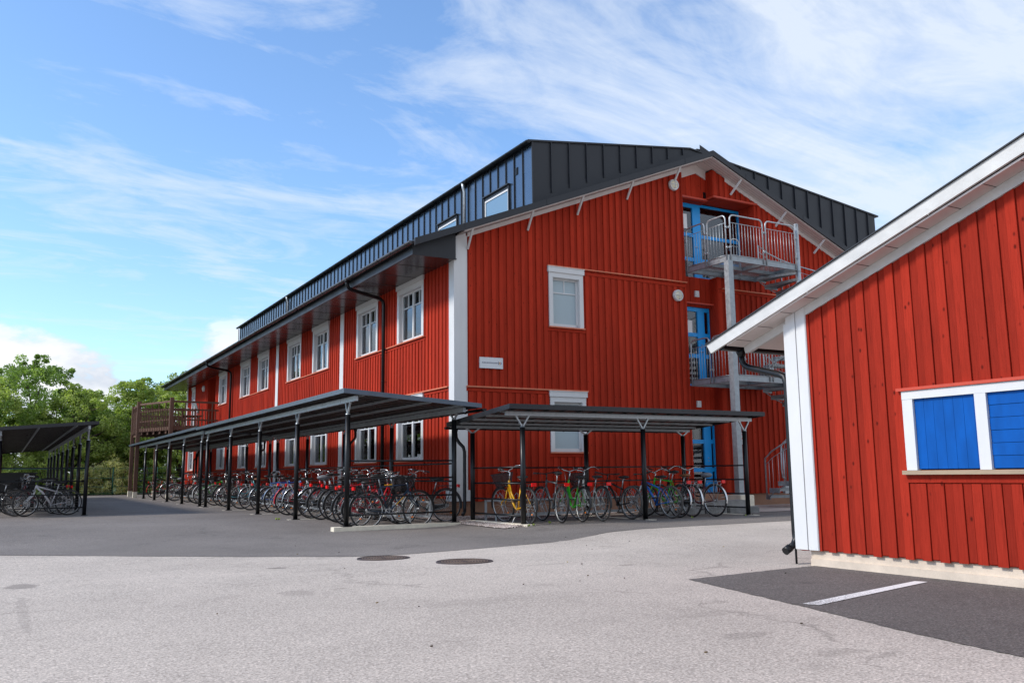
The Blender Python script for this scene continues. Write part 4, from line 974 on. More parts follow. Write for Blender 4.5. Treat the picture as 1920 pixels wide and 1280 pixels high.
def bike(kind, paint, rim='alu', tyre='rubber', fender=None, basket=False, rackb=True, bars='swept', saddle='leather', light=True, refl=True, fat=0., kick=False, guard='plast', letter=None, sad_big=False, tyre_light=False):
    T = empty('bicycle'); ch = []; P = M[paint]
    def add(mb, n, m, fix=True):
        o = mb.obj(n, m, T, fix=fix); ch.append(o); return o
    bb = Vector((.44, 0, .29)); ra = Vector((0, 0, BR)); fa = Vector((WBASE, 0, BR))
    r = .016 + (.005 if kind == 'mtb' else 0)
    if kind == 'city': ht, hb, st = Vector((.80, 0, .84)), Vector((.855, 0, .66)), Vector((.30, 0, .70))
    elif kind == 'mtb': ht, hb, st = Vector((.82, 0, .83)), Vector((.86, 0, .71)), Vector((.31, 0, .68))
    else: ht, hb, st = Vector((.83, 0, .86)), Vector((.87, 0, .70)), Vector((.27, 0, .82))
    w = MB(); w.tube(hb, ht, .021, 10)
    if kind == 'city':
        w.path([hb + Vector((-.01, 0, .02)), (.74, 0, .47), (.62, 0, .33), (.52, 0, .285), bb], .021, 10)
        w.path([ht + Vector((.01, 0, -.05)), (.72, 0, .58), (.60, 0, .455), (.47, 0, .43), (.38, 0, .47)], .017, 10)
    elif kind == 'mtb':
        w.path([ht + Vector((.02, 0, -.05)), (.66, 0, .62), (.52, 0, .42), bb], .027, 10); w.tube(ht + Vector((.01, 0, -.03)), Vector((.32, 0, .64)), .02, 10)
    else:
        w.tube(hb + Vector((-.005, 0, .02)), bb, .019, 10); w.tube(ht + Vector((.005, 0, -.03)), st + Vector((.01, 0, -.04)), .015, 10)
    w.tube(bb, st, .016, 10); w.tube(bb + Vector((0, -.035, 0)), bb + Vector((0, .035, 0)), .024, 10)
    for s in (-1, 1):
        w.path([bb + Vector((-.03, s * .02, 0)), (.3, s * .05, .31), ra + Vector((0, s * .06, 0))], .009, 6); w.path([st + Vector((0, s * .012, -.04)), (.22, s * .045, .62), ra + Vector((0, s * .06, 0))], .008, 6)
    fr = add(w, 'frame', P)
    if letter:
        w = MB(); d = (bb - hb).normalized()
        for i in range(9): 
            p = hb + d * (.12 + i * .03); w.bar(p + Vector((0, -.02, .0)), p + d * .02 + Vector((0, -.02, .0)), .004, .018)
        w.bar(st + Vector((.08, -.018, .0)), st + Vector((.24, -.018, .01)), .004, .018)
        w.obj('lettering', M[letter], fr); KIDS[fr.name] = [bpy.data.objects[[c.name for c in bpy.data.objects if c.parent == fr][0]]] if False else []
        lo = w
    w = MB(); cr = hb + Vector((.015, 0, -.02))
    for s in (-1, 1): w.path([cr + Vector((0, s * .035, 0)), cr + Vector((.04, s * .05, -.14)), fa + Vector((-.02, s * .052, .06)), fa + Vector((0, s * .055, 0))], [.014 + (.008 if kind == 'mtb' else 0), .013 + (.008 if kind == 'mtb' else 0), .010, .008], 8)
    w.tube(cr + Vector((0, -.045, 0)), cr + Vector((0, .045, 0)), .014, 8); add(w, 'fork', P if kind != 'mtb' else M['alu'])
    ty = M[tyre]
    for nm, cx in (('rear_wheel', 0.), ('front_wheel', WBASE)): ch.append(wheel(cx, M[rim], ty, .02 if kind == 'mtb' else fat, nm, T, disc=kind == 'mtb'))
    # handlebar
    dirh = (ht - hb).normalized(); sp_ = ht + dirh * (.10 if kind != 'city' else .17); w = MB(); w.tube(ht, sp_, .013, 8)
    hbm = M['chrome'] if bars == 'swept' else M['plast']
    fwd = sp_ + Vector((.07, 0, .02)); w.tube(sp_, fwd, .014, 8)
    if bars == 'swept':
        w.path([(fwd.x - .22, -.29, fwd.z + .06), (fwd.x - .08, -.29, fwd.z + .085), (fwd.x + .0, -.23, fwd.z + .085), (fwd.x + .03, -.12, fwd.z + .03), (fwd.x, 0, fwd.z), (fwd.x + .03, .12, fwd.z + .03), (fwd.x + .0, .23, fwd.z + .085), (fwd.x - .08, .29, fwd.z + .085), (fwd.x - .22, .29, fwd.z + .06)], .0115, 8)
        gp = [((fwd.x - .24, s * .29, fwd.z + .057), (fwd.x - .12, s * .29, fwd.z + .08)) for s in (-1, 1)]
    else:
        w.path([(fwd.x - .05, -.30, fwd.z + .03), (fwd.x - .01, -.18, fwd.z + .02), (fwd.x, 0, fwd.z), (fwd.x - .01, .18, fwd.z + .02), (fwd.x - .05, .30, fwd.z + .03)], .0125, 8)
        gp = [((fwd.x - .055, s * .31, fwd.z + .032), (fwd.x - .03, s * .19, fwd.z + .022)) for s in (-1, 1)]
    for s in (-1, 1): 
        q = gp[0 if s < 0 else 1]; w.path([Vector(q[1]) + Vector((.0, 0, -.01)), Vector(q[1]) + Vector((.05, 0, -.03)), Vector(q[0]) + Vector((.06, 0, -.03))], .005, 5)
    w.path([fwd + Vector((0, .1, 0)), fwd + Vector((.12, .06, .02)), fwd + Vector((.10, .02, -.14)), hb + Vector((.03, .02, .02))], .0035, 4)
    h = add(w, 'handlebar', hbm); w = MB()
    for q in gp: w.tube(q[0], q[1], .0165, 8)
    KIDS[h.name] = [w.obj('grip', M['plast'], h)]
    # saddle
    sdir = (st - bb).normalized(); top = st + sdir * (.16 if kind != 'diamond' else .12); w = MB()
    rx = Vector((.0, 0, 0)); sw = .105 if sad_big or kind == 'city' else .075
    pts = []; w.ball(top + Vector((-.07, 0, .055)), .10, sw, .035, 12, 8); w.ball(top + Vector((.06, 0, .055)), .12, .035, .025, 10, 6)
    if sad_big: w.ball(top + Vector((-.02, 0, .055)), .15, .11, .06, 12, 8)
    s2 = add(w, 'saddle', M[saddle]); w = MB(); w.tube(st + Vector((0, 0, -.03)), top + Vector((0, 0, .03)), .0125, 8)
    w.path([top + Vector((-.1, .02, .03)), top + Vector((0, .02, .005)), top + Vector((.1, .01, .03))], .004, 4); w.path([top + Vector((-.1, -.02, .03)), top + Vector((0, -.02, .005)), top + Vector((.1, -.01, .03))], .004, 4)
    KIDS[s2.name] = [w.obj('seat_post', M['alu'], s2)]
    # crankset
    w = MB(); w.ring(bb + Vector((0, -.045, 0)), (0, 1, 0), .082, .006, 28, 4, w=.003)
    for i in range(5): a = i * 2 * PI / 5; w.bar(bb + Vector((0, -.045, 0)), bb + Vector((.08 * math.cos(a), -.045, .08 * math.sin(a))), .006, .014)
    w.bar(bb + Vector((0, -.055, 0)), bb + Vector((.08, -.065, -.15)), .012, .02); w.bar(bb + Vector((0, .055, 0)), bb + Vector((-.08, .065, .15)), .012, .02)
    for z in (.076, -.07): w.bar(bb + Vector((0, -.045, z)), ra + Vector((0, -.045, z * .45)), .004, .007)
    w.ring(ra + Vector((0, -.04, 0)), (0, 1, 0), .035, .008, 16, 4, w=.006)
    cs = add(w, 'crankset', M['alu'] if kind != 'mtb' else M['plast']); w = MB()
    w.box(bb.x + .03, bb.x + .13, -.17, -.07, bb.z - .165, bb.z - .14); w.box(bb.x - .13, bb.x - .03, .07, .17, bb.z + .14, bb.z + .165); KIDS[cs.name] = w.split('pedal', M['plast'], cs)
    if guard and kind == 'city':
        w = MB(); w.prism(Fr((0, -.052, 0), (1, 0, 0), (0, 1, 0)), [(.36, .37), (.50, .385), (.55, .29), (.50, .21), (.36, .22), (.0, .30), (-.02, .37), (0, .40)], -.004, .004); add(w, 'chain_guard', M[guard])
    if fender:
        for cx, a0, a1 in ((0., -1.2, 1.75), (WBASE, -1.75, .35)):
            w = MB(); n = 18; vs = []
            for i in range(n + 1):
                a = a0 + (a1 - a0) * i / n; R_ = BR + .02
                dx, dz = -math.sin(a) * R_, math.cos(a) * R_; ox, oz = -math.sin(a), math.cos(a)
                if cx > 0: dx, ox = dx, ox
                for yy, k in ((-.027, -.012), (-.016, 0), (.016, 0), (.027, -.012), (.016, -.004), (-.016, -.004)): vs.append((cx + dx + ox * k, yy, BR + dz + oz * k))
            fs = [(i * 6 + j, i * 6 + (j + 1) % 6, (i + 1) * 6 + (j + 1) % 6, (i + 1) * 6 + j) for i in range(n) for j in range(6)]
            w.add(vs, fs, True)
            aa = a1 * .75 if cx == 0 else a0 * .75
            for s in (-1, 1): w.tube((cx, s * .05, BR), (cx - math.sin(aa) * (BR + .015), s * .024, BR + math.cos(aa) * (BR + .015)), .0025, 4)
            add(w, 'mudguard', M[fender])
    if rackb:
        w = MB(); z = .765
        w.path([(.22, -.05, z), (-.2, -.06, z), (-.25, -.03, z), (-.25, .03, z), (-.2, .06, z), (.22, .05, z)], .006, 6); w.path([(.22, 0, z), (-.25, 0, z)], .005, 5)
        for x in (.1, -.02, -.14): w.tube((x, -.055, z), (x, .055, z), .004, 5)
        for s in (-1, 1): w.tube((-.05, s * .055, z), (0, s * .062, BR), .005, 5); w.tube((-.17, s * .055, z), (0, s * .062, BR), .005, 5); w.tube((.22, s * .05, z), (.27, s * .02, z - .08), .005, 5)
        rk = add(w, 'rear_rack', M['plast'] if rim != 'chrome' else M['alu'])
        if light: w = MB(); w.box(-.29, -.255, -.048, .048, z - .035, z + .03); KIDS[rk.name] = [w.obj('rear_light', M['rlight'], rk)]
    elif light and fender:
        w = MB(); w.box(-.345, -.325, -.03, .03, .5, .56); add(w, 'rear_light', M['rlight'])
    if refl:
        for cx in (0., WBASE):
            for a in (.9, .9 + PI): w = MB(); w.ball((cx + .2 * math.cos(a), 0, BR + .2 * math.sin(a)), .028, .01, .014, 8, 6); add(w, 'reflector', M['orange'])
    if basket:
        w = MB(); f0 = fwd + Vector((.06, 0, -.06)); zt, zb = f0.z + .02, f0.z - .24
        top4 = [(f0.x, -.19), (f0.x + .26, -.19), (f0.x + .26, .19), (f0.x, .19)]; bot = [(f0.x + .03, -.13), (f0.x + .20, -.13), (f0.x + .20, .13), (f0.x + .03, .13)]
        vs = [(x, y, zt) for x, y in top4] + [(x, y, zb) for x, y in bot]
        w.add(vs, [(4, 5, 6, 7), (0, 1, 5, 4), (1, 2, 6, 5), (2, 3, 7, 6), (3, 0, 4, 7)]); bk = add(w, 'basket', M['basket'], fix=False)
        w = MB(); w.path([(x, y, zt) for x, y in top4], .007, 6, closed=True); w.path([(x, y, zb) for x, y in bot], .005, 5, closed=True)
        KIDS[bk.name] = [w.obj('rim_wire', M['plast'], bk)]
    if kick:
        w = MB(); w.path([bb + Vector((-.06, .04, -.02)), (.30, .24, .01)], .007, 6); w.tube((.30, .24, .012), (.26, .27, .006), .008, 6); add(w, 'kickstand', M['alu'])
    if letter:
        w = lo; [bpy.data.objects.remove(o) for o in [x for x in bpy.data.objects if x.parent == fr]]
        KIDS[fr.name] = [lo.obj('lettering', M[letter], fr)]
    KIDS[T.name] = ch; CH[T.name] = ch
    return T
protos = {}
def proto(key, **kw): protos[key] = (bike(**kw), [0])
def place(key, x, y, head, label, group, s=1.05, lean=0, steer=0):
    T, used = protos[key]
    o = T if not used[0] else copy_tree(T); used[0] = 1
    steer = steer or rnd.uniform(-15, 15)
    pv = Vector((.86, 0, .66)); ax = Vector((-.31, 0, .95)).normalized(); Rm = Matrix.Rotation(math.radians(steer), 4, ax); Mt = Matrix.Translation(pv) @ Rm @ Matrix.Translation(-pv)
    for c in CH[o.name] if o.name in CH else []:
        n = c.name.split('.')[0]
        if n in ('fork', 'front_wheel', 'handlebar', 'basket') or (n in ('mudguard', 'reflector') and min(v[0] for v in c.bound_box) > .45): c.matrix_basis = Mt
    o.location = (x, y, gz(x, y) + .004); o.rotation_euler = (math.radians(lean), 0, math.radians(head)); o.scale = (s, s, s); tag(o, label, 'bicycle', group)
    return o
proto('navy', kind='diamond', paint='p_navy', fender='plast', bars='flat', letter='yellowb', rim='alu', kick=True)
proto('red_city', kind='city', paint='p_red', fender='plast', rim='alu', refl=False, basket=True, guard='p_red')
proto('red_fender', kind='city', paint='p_red', fender='p_red', rim='chrome')
proto('red_dia', kind='diamond', paint='p_red', fender='plast', bars='flat')
proto('black_city', kind='city', paint='p_black', fender='plast', basket=True)
proto('black_city2', kind='city', paint='p_black', fender='chrome', refl=False, saddle='brown', rim='chrome')
proto('black_dia', kind='diamond', paint='p_black', fender='plast', refl=False)
proto('grey_city', kind='city', paint='p_grey', fender='chrome', refl=False, saddle='greycloth', sad_big=True)
proto('blue_dia', kind='diamond', paint='p_blue', fender='chrome', refl=False, bars='flat')
proto('black_mtb', kind='mtb', paint='p_black', rackb=False, bars='flat', tyre='rubberg', light=False)
proto('teal_city', kind='city', paint='p_teal', fender='chrome', refl=False)
proto('pink_city', kind='city', paint='p_pink', fender='white', tyre='rubberg')
proto('green_mtb', kind='mtb', paint='p_green', rackb=False, bars='flat', light=False)
proto('white_city', kind='city', paint='p_white', fender='white', basket=True, tyre='rubberg')
proto('maroon_city', kind='city', paint='p_maroon', fender='chrome', refl=False, rim='chrome')
proto('yellow', kind='city', paint='yellowb', fender='plast', basket=True, kick=True, guard=None)
proto('grey_dia', kind='diamond', paint='p_grey', fender='plast', refl=False, bars='flat')
proto('green_city', kind='city', paint='p_green', fender='plast', rim='alu', guard=None)
proto('white_dia', kind='city', paint='p_white', fender='plast', refl=False, basket=True, guard=None, tyre='rubberg')
proto('blue_mtb', kind='mtb', paint='p_blue', rackb=False, bars='flat', tyre='rubberg', light=False, refl=True)
proto('green_dia', kind='diamond', paint='p_green', fender='chrome', refl=False, bars='swept')
proto('chrome_city', kind='city', paint='p_silver', fender='chrome', rim='chrome')
proto('old_city', kind='city', paint='p_maroon', fender='chrome', refl=False, rim='chrome', saddle='greycloth', sad_big=True, guard=None)
proto('silver_mtb', kind='mtb', paint='p_silver', rackb=False, bars='flat', light=False, refl=False)
proto('kids', kind='mtb', paint='p_white', rackb=False, bars='flat', light=False, refl=False)
GL = 'bicycles parked under the long shelter'; ordn = ['first', 'second', 'third', 'fourth', 'fifth', 'sixth', 'seventh', 'eighth', 'ninth', 'tenth', 'eleventh', 'twelfth', 'thirteenth', 'fourteenth', 'fifteenth', 'sixteenth', 'seventeenth', 'eighteenth', 'nineteenth', 'twentieth', 'twenty-first', 'twenty-second', 'twenty-third', 'twenty-fourth', 'twenty-fifth', 'twenty-sixth', 'twenty-seventh', 'twenty-eighth', 'twenty-ninth', 'thirtieth', 'thirty-first', 'thirty-second', 'thirty-third']
row = [('navy', 17.12, 1.5, 'dark blue bicycle with yellow lettering behind the end rails of the long shelter'),
       ('black_city', 17.62, 5, None), ('red_city', 18.0, -4, None), ('black_dia', 18.45, 6, None), ('red_dia', 18.95, 3, None), ('red_city', 19.45, -3, None), ('black_dia', 19.95, 4, None), ('grey_city', 20.55, -5, None),
       ('black_city2', 20.95, 3, None), ('chrome_city', 22.1, -4, None), ('red_fender', 22.8, 2, None), ('chrome_city', 23.95, 5, None), ('blue_dia', 24.9, -4, None), ('blue_dia', 26.1, 5, None),
       ('black_city2', 27.0, -4, None), ('black_mtb', 28.1, -8, None), ('teal_city', 30.1, -4, None), ('black_city', 31.1, 2, None), ('pink_city', 32.4, 5, None), ('white_city', 34.0, 3, None), ('green_mtb', 35.0, -6, None), ('kids', 36.6, 10, None),
       ('black_city', 37.5, -4, None), ('grey_city', 39.7, -3, None), ('white_city', 41.1, 4, None), ('maroon_city', 42.8, -5, None), ('red_fender', 46.3, 3, None)]
look = dict(black_city='black step-through bicycle with front basket', red_city='red step-through bicycle with front basket', black_dia='black bicycle with dark mudguards', red_dia='red bicycle with dark mudguards', grey_city='grey bicycle with cloth covered saddle',
            black_city2='black bicycle with chrome mudguards', chrome_city='silver bicycle with chrome mudguards', red_fender='red bicycle with red mudguards', maroon_city='maroon bicycle with chrome mudguards', blue_dia='blue bicycle with silver mudguards', black_mtb='black mountain bicycle without rack',
            teal_city='teal bicycle with chrome mudguards', pink_city='pink bicycle with white mudguards', white_city='white bicycle with white mudguards', green_mtb='green mountain bicycle', kids='small white child bicycle')
for i, (k, y, h, lb) in enumerate(row):
    s = 1.06 if i == 0 else (.72 if k == 'kids' else rnd.uniform(1.0, 1.06))
    x = 6.42 if i == 0 else 6.42 + rnd.uniform(-.08, .14)
    place(k, x, y, h, lb or f'{look[k]}, {ordn[i]} from the near end of the long shelter', GL, s, lean=rnd.uniform(-4, 4))
place('black_city', 8.42, 17.62, 128, 'black bicycle with basket by the back post beside the white corner board', GL, 1.02, lean=4)
GS = 'bicycles parked under the short shelter'
for k, x, y, h, lb in (('yellow', 8.99, 15.03, 86, 'yellow step-through bicycle with front basket and kickstand'), ('grey_dia', 9.74, 15.03, 79, 'dark grey bicycle with red rear light next to the yellow one'),
        ('green_city', 10.26, 15.06, 80, 'bright green bicycle between the dark grey and the white one'), ('white_dia', 10.72, 15.0, 84, 'white bicycle with high handlebar and basket left of the middle post'), ('black_mtb', 11.62, 15.2, 93, 'black mountain bicycle with grey tyres just left of the middle post'),
        ('blue_mtb', 12.47, 14.9, 95, 'blue mountain bicycle just right of the middle post'), ('green_dia', 12.82, 15.08, 92, 'green bicycle half hidden behind the blue mountain bicycle'), ('black_city2', 13.10, 14.98, 88, 'black bicycle with chrome mudguards beside the last bicycle of the short shelter'),
        ('old_city', 13.72, 14.92, 93, 'old maroon bicycle with grey cloth saddle at the right end of the short shelter')):
    place(k, x, y, h, lb, GS, 1.0 if k != 'yellow' else 1.02, lean=rnd.uniform(-3, 5))
GF = 'bicycles under the left shelter'
for k, x, y, h, lb in (('silver_mtb', 1.62, 27.45, 193, 'silver mountain bicycle behind the end rails of the far left shelter'), ('black_dia', 1.45, 28.1, 190, 'black bicycle directly behind the silver mountain bicycle'), ('grey_dia', 1.35, 28.7, 186, 'dark grey bicycle under the far left shelter, third from its open end'),
        ('maroon_city', 1.4, 29.4, 182, 'maroon bicycle in the middle of the far left shelter row'), ('black_dia', 1.5, 30.2, 185, 'black bicycle fifth from the open end of the far left shelter'), ('black_mtb', .35, 27.6, 200, 'black mountain bicycle at the left edge beside the silver one'), ('black_city', 1.5, 31.2, 180, 'black bicycle with basket deepest under the far left shelter')):
    place(k, x, y, h, lb, GF, 1.0, lean=rnd.uniform(-4, 4))
for k, (T, used) in protos.items():
    if not used[0]: print('UNUSED', k)
w = MB(); w.box(-1.2, .9, 31.8, 32.9, .12, 1.15); w.box(-1.25, .95, 31.75, 32.95, 1.15, 1.2)
o = w.obj('storage_bin', M['plast']); tag(o, 'large black bin with flat lid behind the bicycles of the left shelter', 'bin')
w = MB()
for q in ((-1.0, 32.0), (.7, 32.0), (-1.0, 32.7), (.7, 32.7)): w.ring((q[0], q[1], .065), (0, 1, 0), .045, .02, 14, 6)
w.obj('wheel', M['rubber'], o)

# ------------------------------------------------------------------ wooden balcony
W = empty('wooden_balcony', (0, 0, 0)); tag(W, 'raised brown timber balcony on posts at the far end of the red building', 'balcony')
poly = [(5.85, 51.2), (5.80, 48.2), (6.93, 45.35), (9.2, 45.65), (9.24, 51.2)]
w = MB(); w.slab(poly, 3.30, 3.36)
for i in range(16): 
    x = 5.95 + i * .21; ylo = 48.2 - (x - 5.8) * 2.5 if x < 6.93 else 45.5 + (x - 6.93) * .12
    w.box(x - .02, x + .02, max(ylo, 45.5), 51.1, 3.12, 3.298)
w.obj('deck', M['deckwood'], W)
for x, y, zt in ((5.90, 51.15, 4.78), (5.80, 48.2, 4.82), (6.93, 45.35, 4.84), (7.1, 51.1, 3.3), (8.9, 48.2, 3.12)):
    w = MB(); w.box(x - .09, x + .09, y - .09, y + .09, .30, zt); p = w.obj('post', M['deckwood'], W)
    w = MB(); w.box(x - .1, x + .1, y - .1, y + .1, -.1, .30); w.obj('footing', M['conc'], p)
def wrail(a, b):
    a = Vector((*a, 0)); b = Vector((*b, 0)); L = (b - a).length; d = (b - a) / L; w = MB(); U = Vector((0, 0, 1))
    w.bar(a + U * 4.66, b + U * 4.66, .045, .09); w.bar(a + U * 4.28, b + U * 4.28, .035, .07); w.bar(a + U * 3.78, b + U * 3.78, .035, .07); w.bar(a + U * 3.36, b + U * 3.36, .05, .16)
    n = int(L / .155)
    for i in range(1, n):
        p = a + d * L * i / n; top = 4.62 if i % 4 == 0 else 4.34; nv = Vector((d.y, -d.x, 0)) * .03; w.bar(p + nv + U * 3.24, p + nv + U * top, .05, .025)
    w.obj('railing', M['deckwood'], W)
wrail((5.90, 51.15), (5.80, 48.2)); wrail((5.80, 48.2), (6.93, 45.35)); wrail((6.93, 45.35), (9.2, 45.65)); wrail((5.9, 51.15), (9.2, 51.2))
t = empty('wooden_table', (8.2, 47.3, 3.37)); tag(t, 'small wooden table standing on the brown balcony', 'table')
w = MB()
for i in range(5): w.box(-.5, .5, -.4 + i * .165, -.4 + i * .165 + .15, .70, .735)
w.obj('table_top', M['deckwood'], t)
for s in (-1, 1):
    w = MB(); w.bar((s * .35, -.35, 0), (s * .35, .2, .7), .05, .08); w.bar((s * .35, .35, 0), (s * .35, -.2, .7), .05, .08); w.obj('leg', M['deckwood'], t)
t = empty('satellite_dish', (8.55, 47.8, 3.37)); tag(t, 'grey satellite dish on a stand on the brown balcony', 'satellite dish')
w = MB(); w.tube((0, 0, 0), (0, 0, 1.3), .02, 8); w.tube((-.25, 0, .02), (.25, 0, .02), .015, 6); w.tube((0, -.25, .02), (0, .25, .02), .015, 6); w.obj('stand', M['galvd'], t)
w = MB(); R = Matrix.Rotation(math.radians(-20), 3, 'Y'); n = 20; vs = []; fs = []
for i in range(6):
    rr = .38 * i / 5
    for j in range(n): a = 2 * PI * j / n; q = R @ Vector((-.04 + .35 * rr * rr, rr * math.cos(a) * .9, rr * math.sin(a))); vs.append((q.x - .08, q.y, q.z + 1.25))
for i in range(5):
    for j in range(n): fs.append((i * n + j, i * n + (j + 1) % n, (i + 1) * n + (j + 1) % n, (i + 1) * n + j))
w.add(vs, fs, True); o = w.obj('dish', mat('dish_grey', (.20, .22, .22), .5), t, fix=False); sd_ = o.modifiers.new('s', 'SOLIDIFY'); sd_.thickness = .012
w = MB(); w.tube((-.05, 0, .95), (-.42, 0, 1.12), .012, 6); w.box(-.48, -.40, -.03, .03, 1.08, 1.17); w.obj('receiver', M['sign'], t)

# ------------------------------------------------------------------ manhole covers
for (x, y, lb) in ((4.26, 10.74, 'round rusty manhole cover at the dark asphalt edge, farther of the two'), (4.75, 9.43, 'round rusty manhole cover in pale asphalt, nearer of the two')):
    t = empty('manhole_cover', (x, y, gz(x, y) + .004)); tag(t, lb, 'manhole cover', 'manhole covers in the yard'); R_ = .335
    w = MB(); w.tube((0, 0, -.02), (0, 0, .004), R_, 48); w.ring((0, 0, .004), (0, 0, 1), R_ - .008, .008, 48, 6, w=.004); w.ring((0, 0, .004), (0, 0, 1), R_ - .05, .005, 48, 6, w=.003); w.obj('cover', M['iron'], t)
    w = MB()
    for k, rr in enumerate((.06, .095, .13, .165, .20, .235, .27)):
        n = int(rr * 2 * PI / .035)
        for i in range(n):
            a = 2 * PI * i / n + k; c_, s_ = math.cos(a) * rr, math.sin(a) * rr
            w.bar((c_ - math.sin(a) * .009, s_ + math.cos(a) * .009, .005), (c_ + math.sin(a) * .009, s_ - math.cos(a) * .009, .005), .009, .004)
    w.obj('stud', M['ironlite'], t)

# ------------------------------------------------------------------ trees and shrubs
def leaves_mesh(name, centers, rad, per, size, m, parent, seed, flat=.75):
    g_ = np.random.default_rng(seed); C = np.array(centers); n = len(C) * per
    c = np.repeat(C, per, 0); rr = np.repeat(np.array(rad), per)
    d = g_.normal(size=(n, 3)); d /= np.linalg.norm(d, axis=1)[:, None]; q = g_.uniform(.35, 1, n) ** .6
    pos = c + d * (rr * q)[:, None] * np.array([1, 1, flat])
    nv = d * .5 + g_.normal(size=(n, 3)) * .9 + np.array([0, 0, .25]); nv /= np.linalg.norm(nv, axis=1)[:, None]
    a = np.cross(nv, g_.normal(size=(n, 3))); a /= np.linalg.norm(a, axis=1)[:, None]; b = np.cross(nv, a)
    s = size * g_.uniform(.6, 1.35, n); a = a * s[:, None]; b = b * (s * .55)[:, None]
    v = np.stack([pos - a, pos - b + nv * (s * .12)[:, None], pos + a, pos + b + nv * (s * .12)[:, None]], 1).reshape(-1, 3)
    me = bpy.data.meshes.new(name); me.vertices.add(len(v)); me.vertices.foreach_set('co', v.ravel()); me.loops.add(4 * n); me.loops.foreach_set('vertex_index', np.arange(4 * n)); me.polygons.add(n)
    me.polygons.foreach_set('loop_start', np.arange(n) * 4); me.polygons.foreach_set('loop_total', np.full(n, 4)); me.update()
    at = me.attributes.new('tint', 'FLOAT', 'FACE'); cl = np.repeat(g_.uniform(0, 1, len(C)), per); at.data.foreach_set('value', np.clip(cl * .75 + g_.uniform(0, .35, n), 0, 1).astype(np.float32))
    me.materials.append(m); o = bpy.data.objects.new(name, me); col.objects.link(o); o.parent = parent; return o
def tree(x, y, h, spread, seed, m, label, per=70, nc=120, size=.082, base=.0, name='oak_tree', group='trees behind the yard', skew=0):
    h *= .86; R = random.Random(seed); T = empty(name, (x, y, 0)); tag(T, label, 'tree', group)
    w = MB(); th = h * .28; w.path([(0, 0, -.1), (.05, .03, th * .5), (.0, .1, th), (R.uniform(-.3, .3), 0, h * .6), (R.uniform(-.3, .3), .1, h * .86)], [.26, .2, .17, .09, .03], 8)
    tips = []
    for i in range(16):
        a = i * 2.4 + R.uniform(-.4, .4); z0 = h * R.uniform(.18, .62); L = spread * R.uniform(.55, 1.05) * (1.1 - .55 * (z0 / h)); rise = L * R.uniform(.25, .95)
        p0 = Vector((0, 0, z0)); p1 = p0 + Vector((math.cos(a) * L * .5, math.sin(a) * L * .5, rise * .4)); p2 = p0 + Vector((math.cos(a) * L, math.sin(a) * L, rise))
        w.path([p0, p1, p2], [.085, .055, .02], 6); tips += [p1, p2]
        for k in range(3):
            b = a + R.uniform(-1, 1); q = p1 + (p2 - p1) * R.uniform(0, 1); e = q + Vector((math.cos(b), math.sin(b), R.uniform(.2, 1))) * spread * .28; w.path([q, e], [.03, .008], 5); tips.append(e)
    w.obj('trunk', M['bark'], T)
    C = []; rad = []
    while len(C) < nc:
        a = R.uniform(0, 2 * PI); u = R.uniform(-1, 1); rr = R.uniform(.55, 1) ** .5
        zc = h * (.54 + .42 * u); k = math.sqrt(max(0, 1 - (u * .97) ** 2)) * spread * rr * (1 + .22 * math.sin(3 * a + seed) + .15 * math.sin(5 * a + zc))
        if R.random() < .35 and tips: q = R.choice(tips); C.append((q.x + R.uniform(-.3, .3), q.y + R.uniform(-.3, .3), min(q.z + R.uniform(-.2, .4), h))); rad.append(R.uniform(.3, .6)); continue
        C.append((math.cos(a) * k + skew * u, math.sin(a) * k, zc + R.uniform(-.2, .2))); rad.append(R.uniform(.28, .72))
    for i in range(26):                          # sprigs that break the outline
        a = R.uniform(0, 2 * PI); k = R.uniform(.1, .6); C.append((math.cos(a) * spread * k, math.sin(a) * spread * k, h * (1.0 - .28 * k * k) * R.uniform(.92, 1.09))); rad.append(R.uniform(.16, .5))
    leaves_mesh('crown', C, [q * .9 for q in rad], int(per * 1.5), size, m, T, seed, .82)
tree(1.5, 62, 9.2, 3.3, 1, M['leafB'], 'tallest leafy tree at the left edge, rising over the left shelter', nc=150, per=90)
tree(-1.6, 60, 7.6, 3.0, 2, M['leafA'], 'broad pale green tree at the far left edge of the photo', nc=140)
tree(3.9, 60.5, 7.3, 2.5, 3, M['leafA'], 'round topped green tree right of the tallest tree', nc=130, per=90)
tree(1.4, 61.5, 5.6, 2.6, 4, M['leafA'], 'low bright green tree just behind the left shelter roof', nc=120)
tree(7.2, 62, 8.0, 2.6, 5, M['leafA'], 'round green tree seen left of the wooden balcony', nc=150, per=90)
tree(9.9, 61, 8.5, 2.5, 6, M['leafA'], 'green tree rising directly behind the wooden balcony railing', nc=140, per=90)
tree(5.4, 66, 6.4, 3.0, 7, M['leafB'], 'dark green tree filling the dip between the tallest and the round tree', nc=140, per=80)
tree(12.6, 63, 8.4, 2.8, 8, M['leafB'], 'dark green tree half hidden by the end of the red building', nc=120)
tree(7.6, 62.5, 5.4, 2.0, 9, M['leafB'], 'small dark tree behind the green wire fence', nc=90)
tree(-5.5, 62, 8.5, 3.4, 10, M['leafB'], 'dark leafy tree beyond the left edge of the yard', nc=110)
tree(-10.5, 58, 8.0, 3.6, 11, M['leafA'], 'pale leafy tree farthest out to the left of the yard', nc=100)
tree(9.3, 70, 9.0, 3.6, 12, M['leafB'], 'tall dark tree standing deepest behind the balcony', nc=130)
tree(-1.0, 70, 9.4, 3.8, 13, M['leafB'], 'dark tree deepest behind the left shelter', nc=120)
tree(4.6, 74, 8.2, 4.2, 14, M['leafA'], 'pale wide tree standing deepest behind the open lane', nc=130)
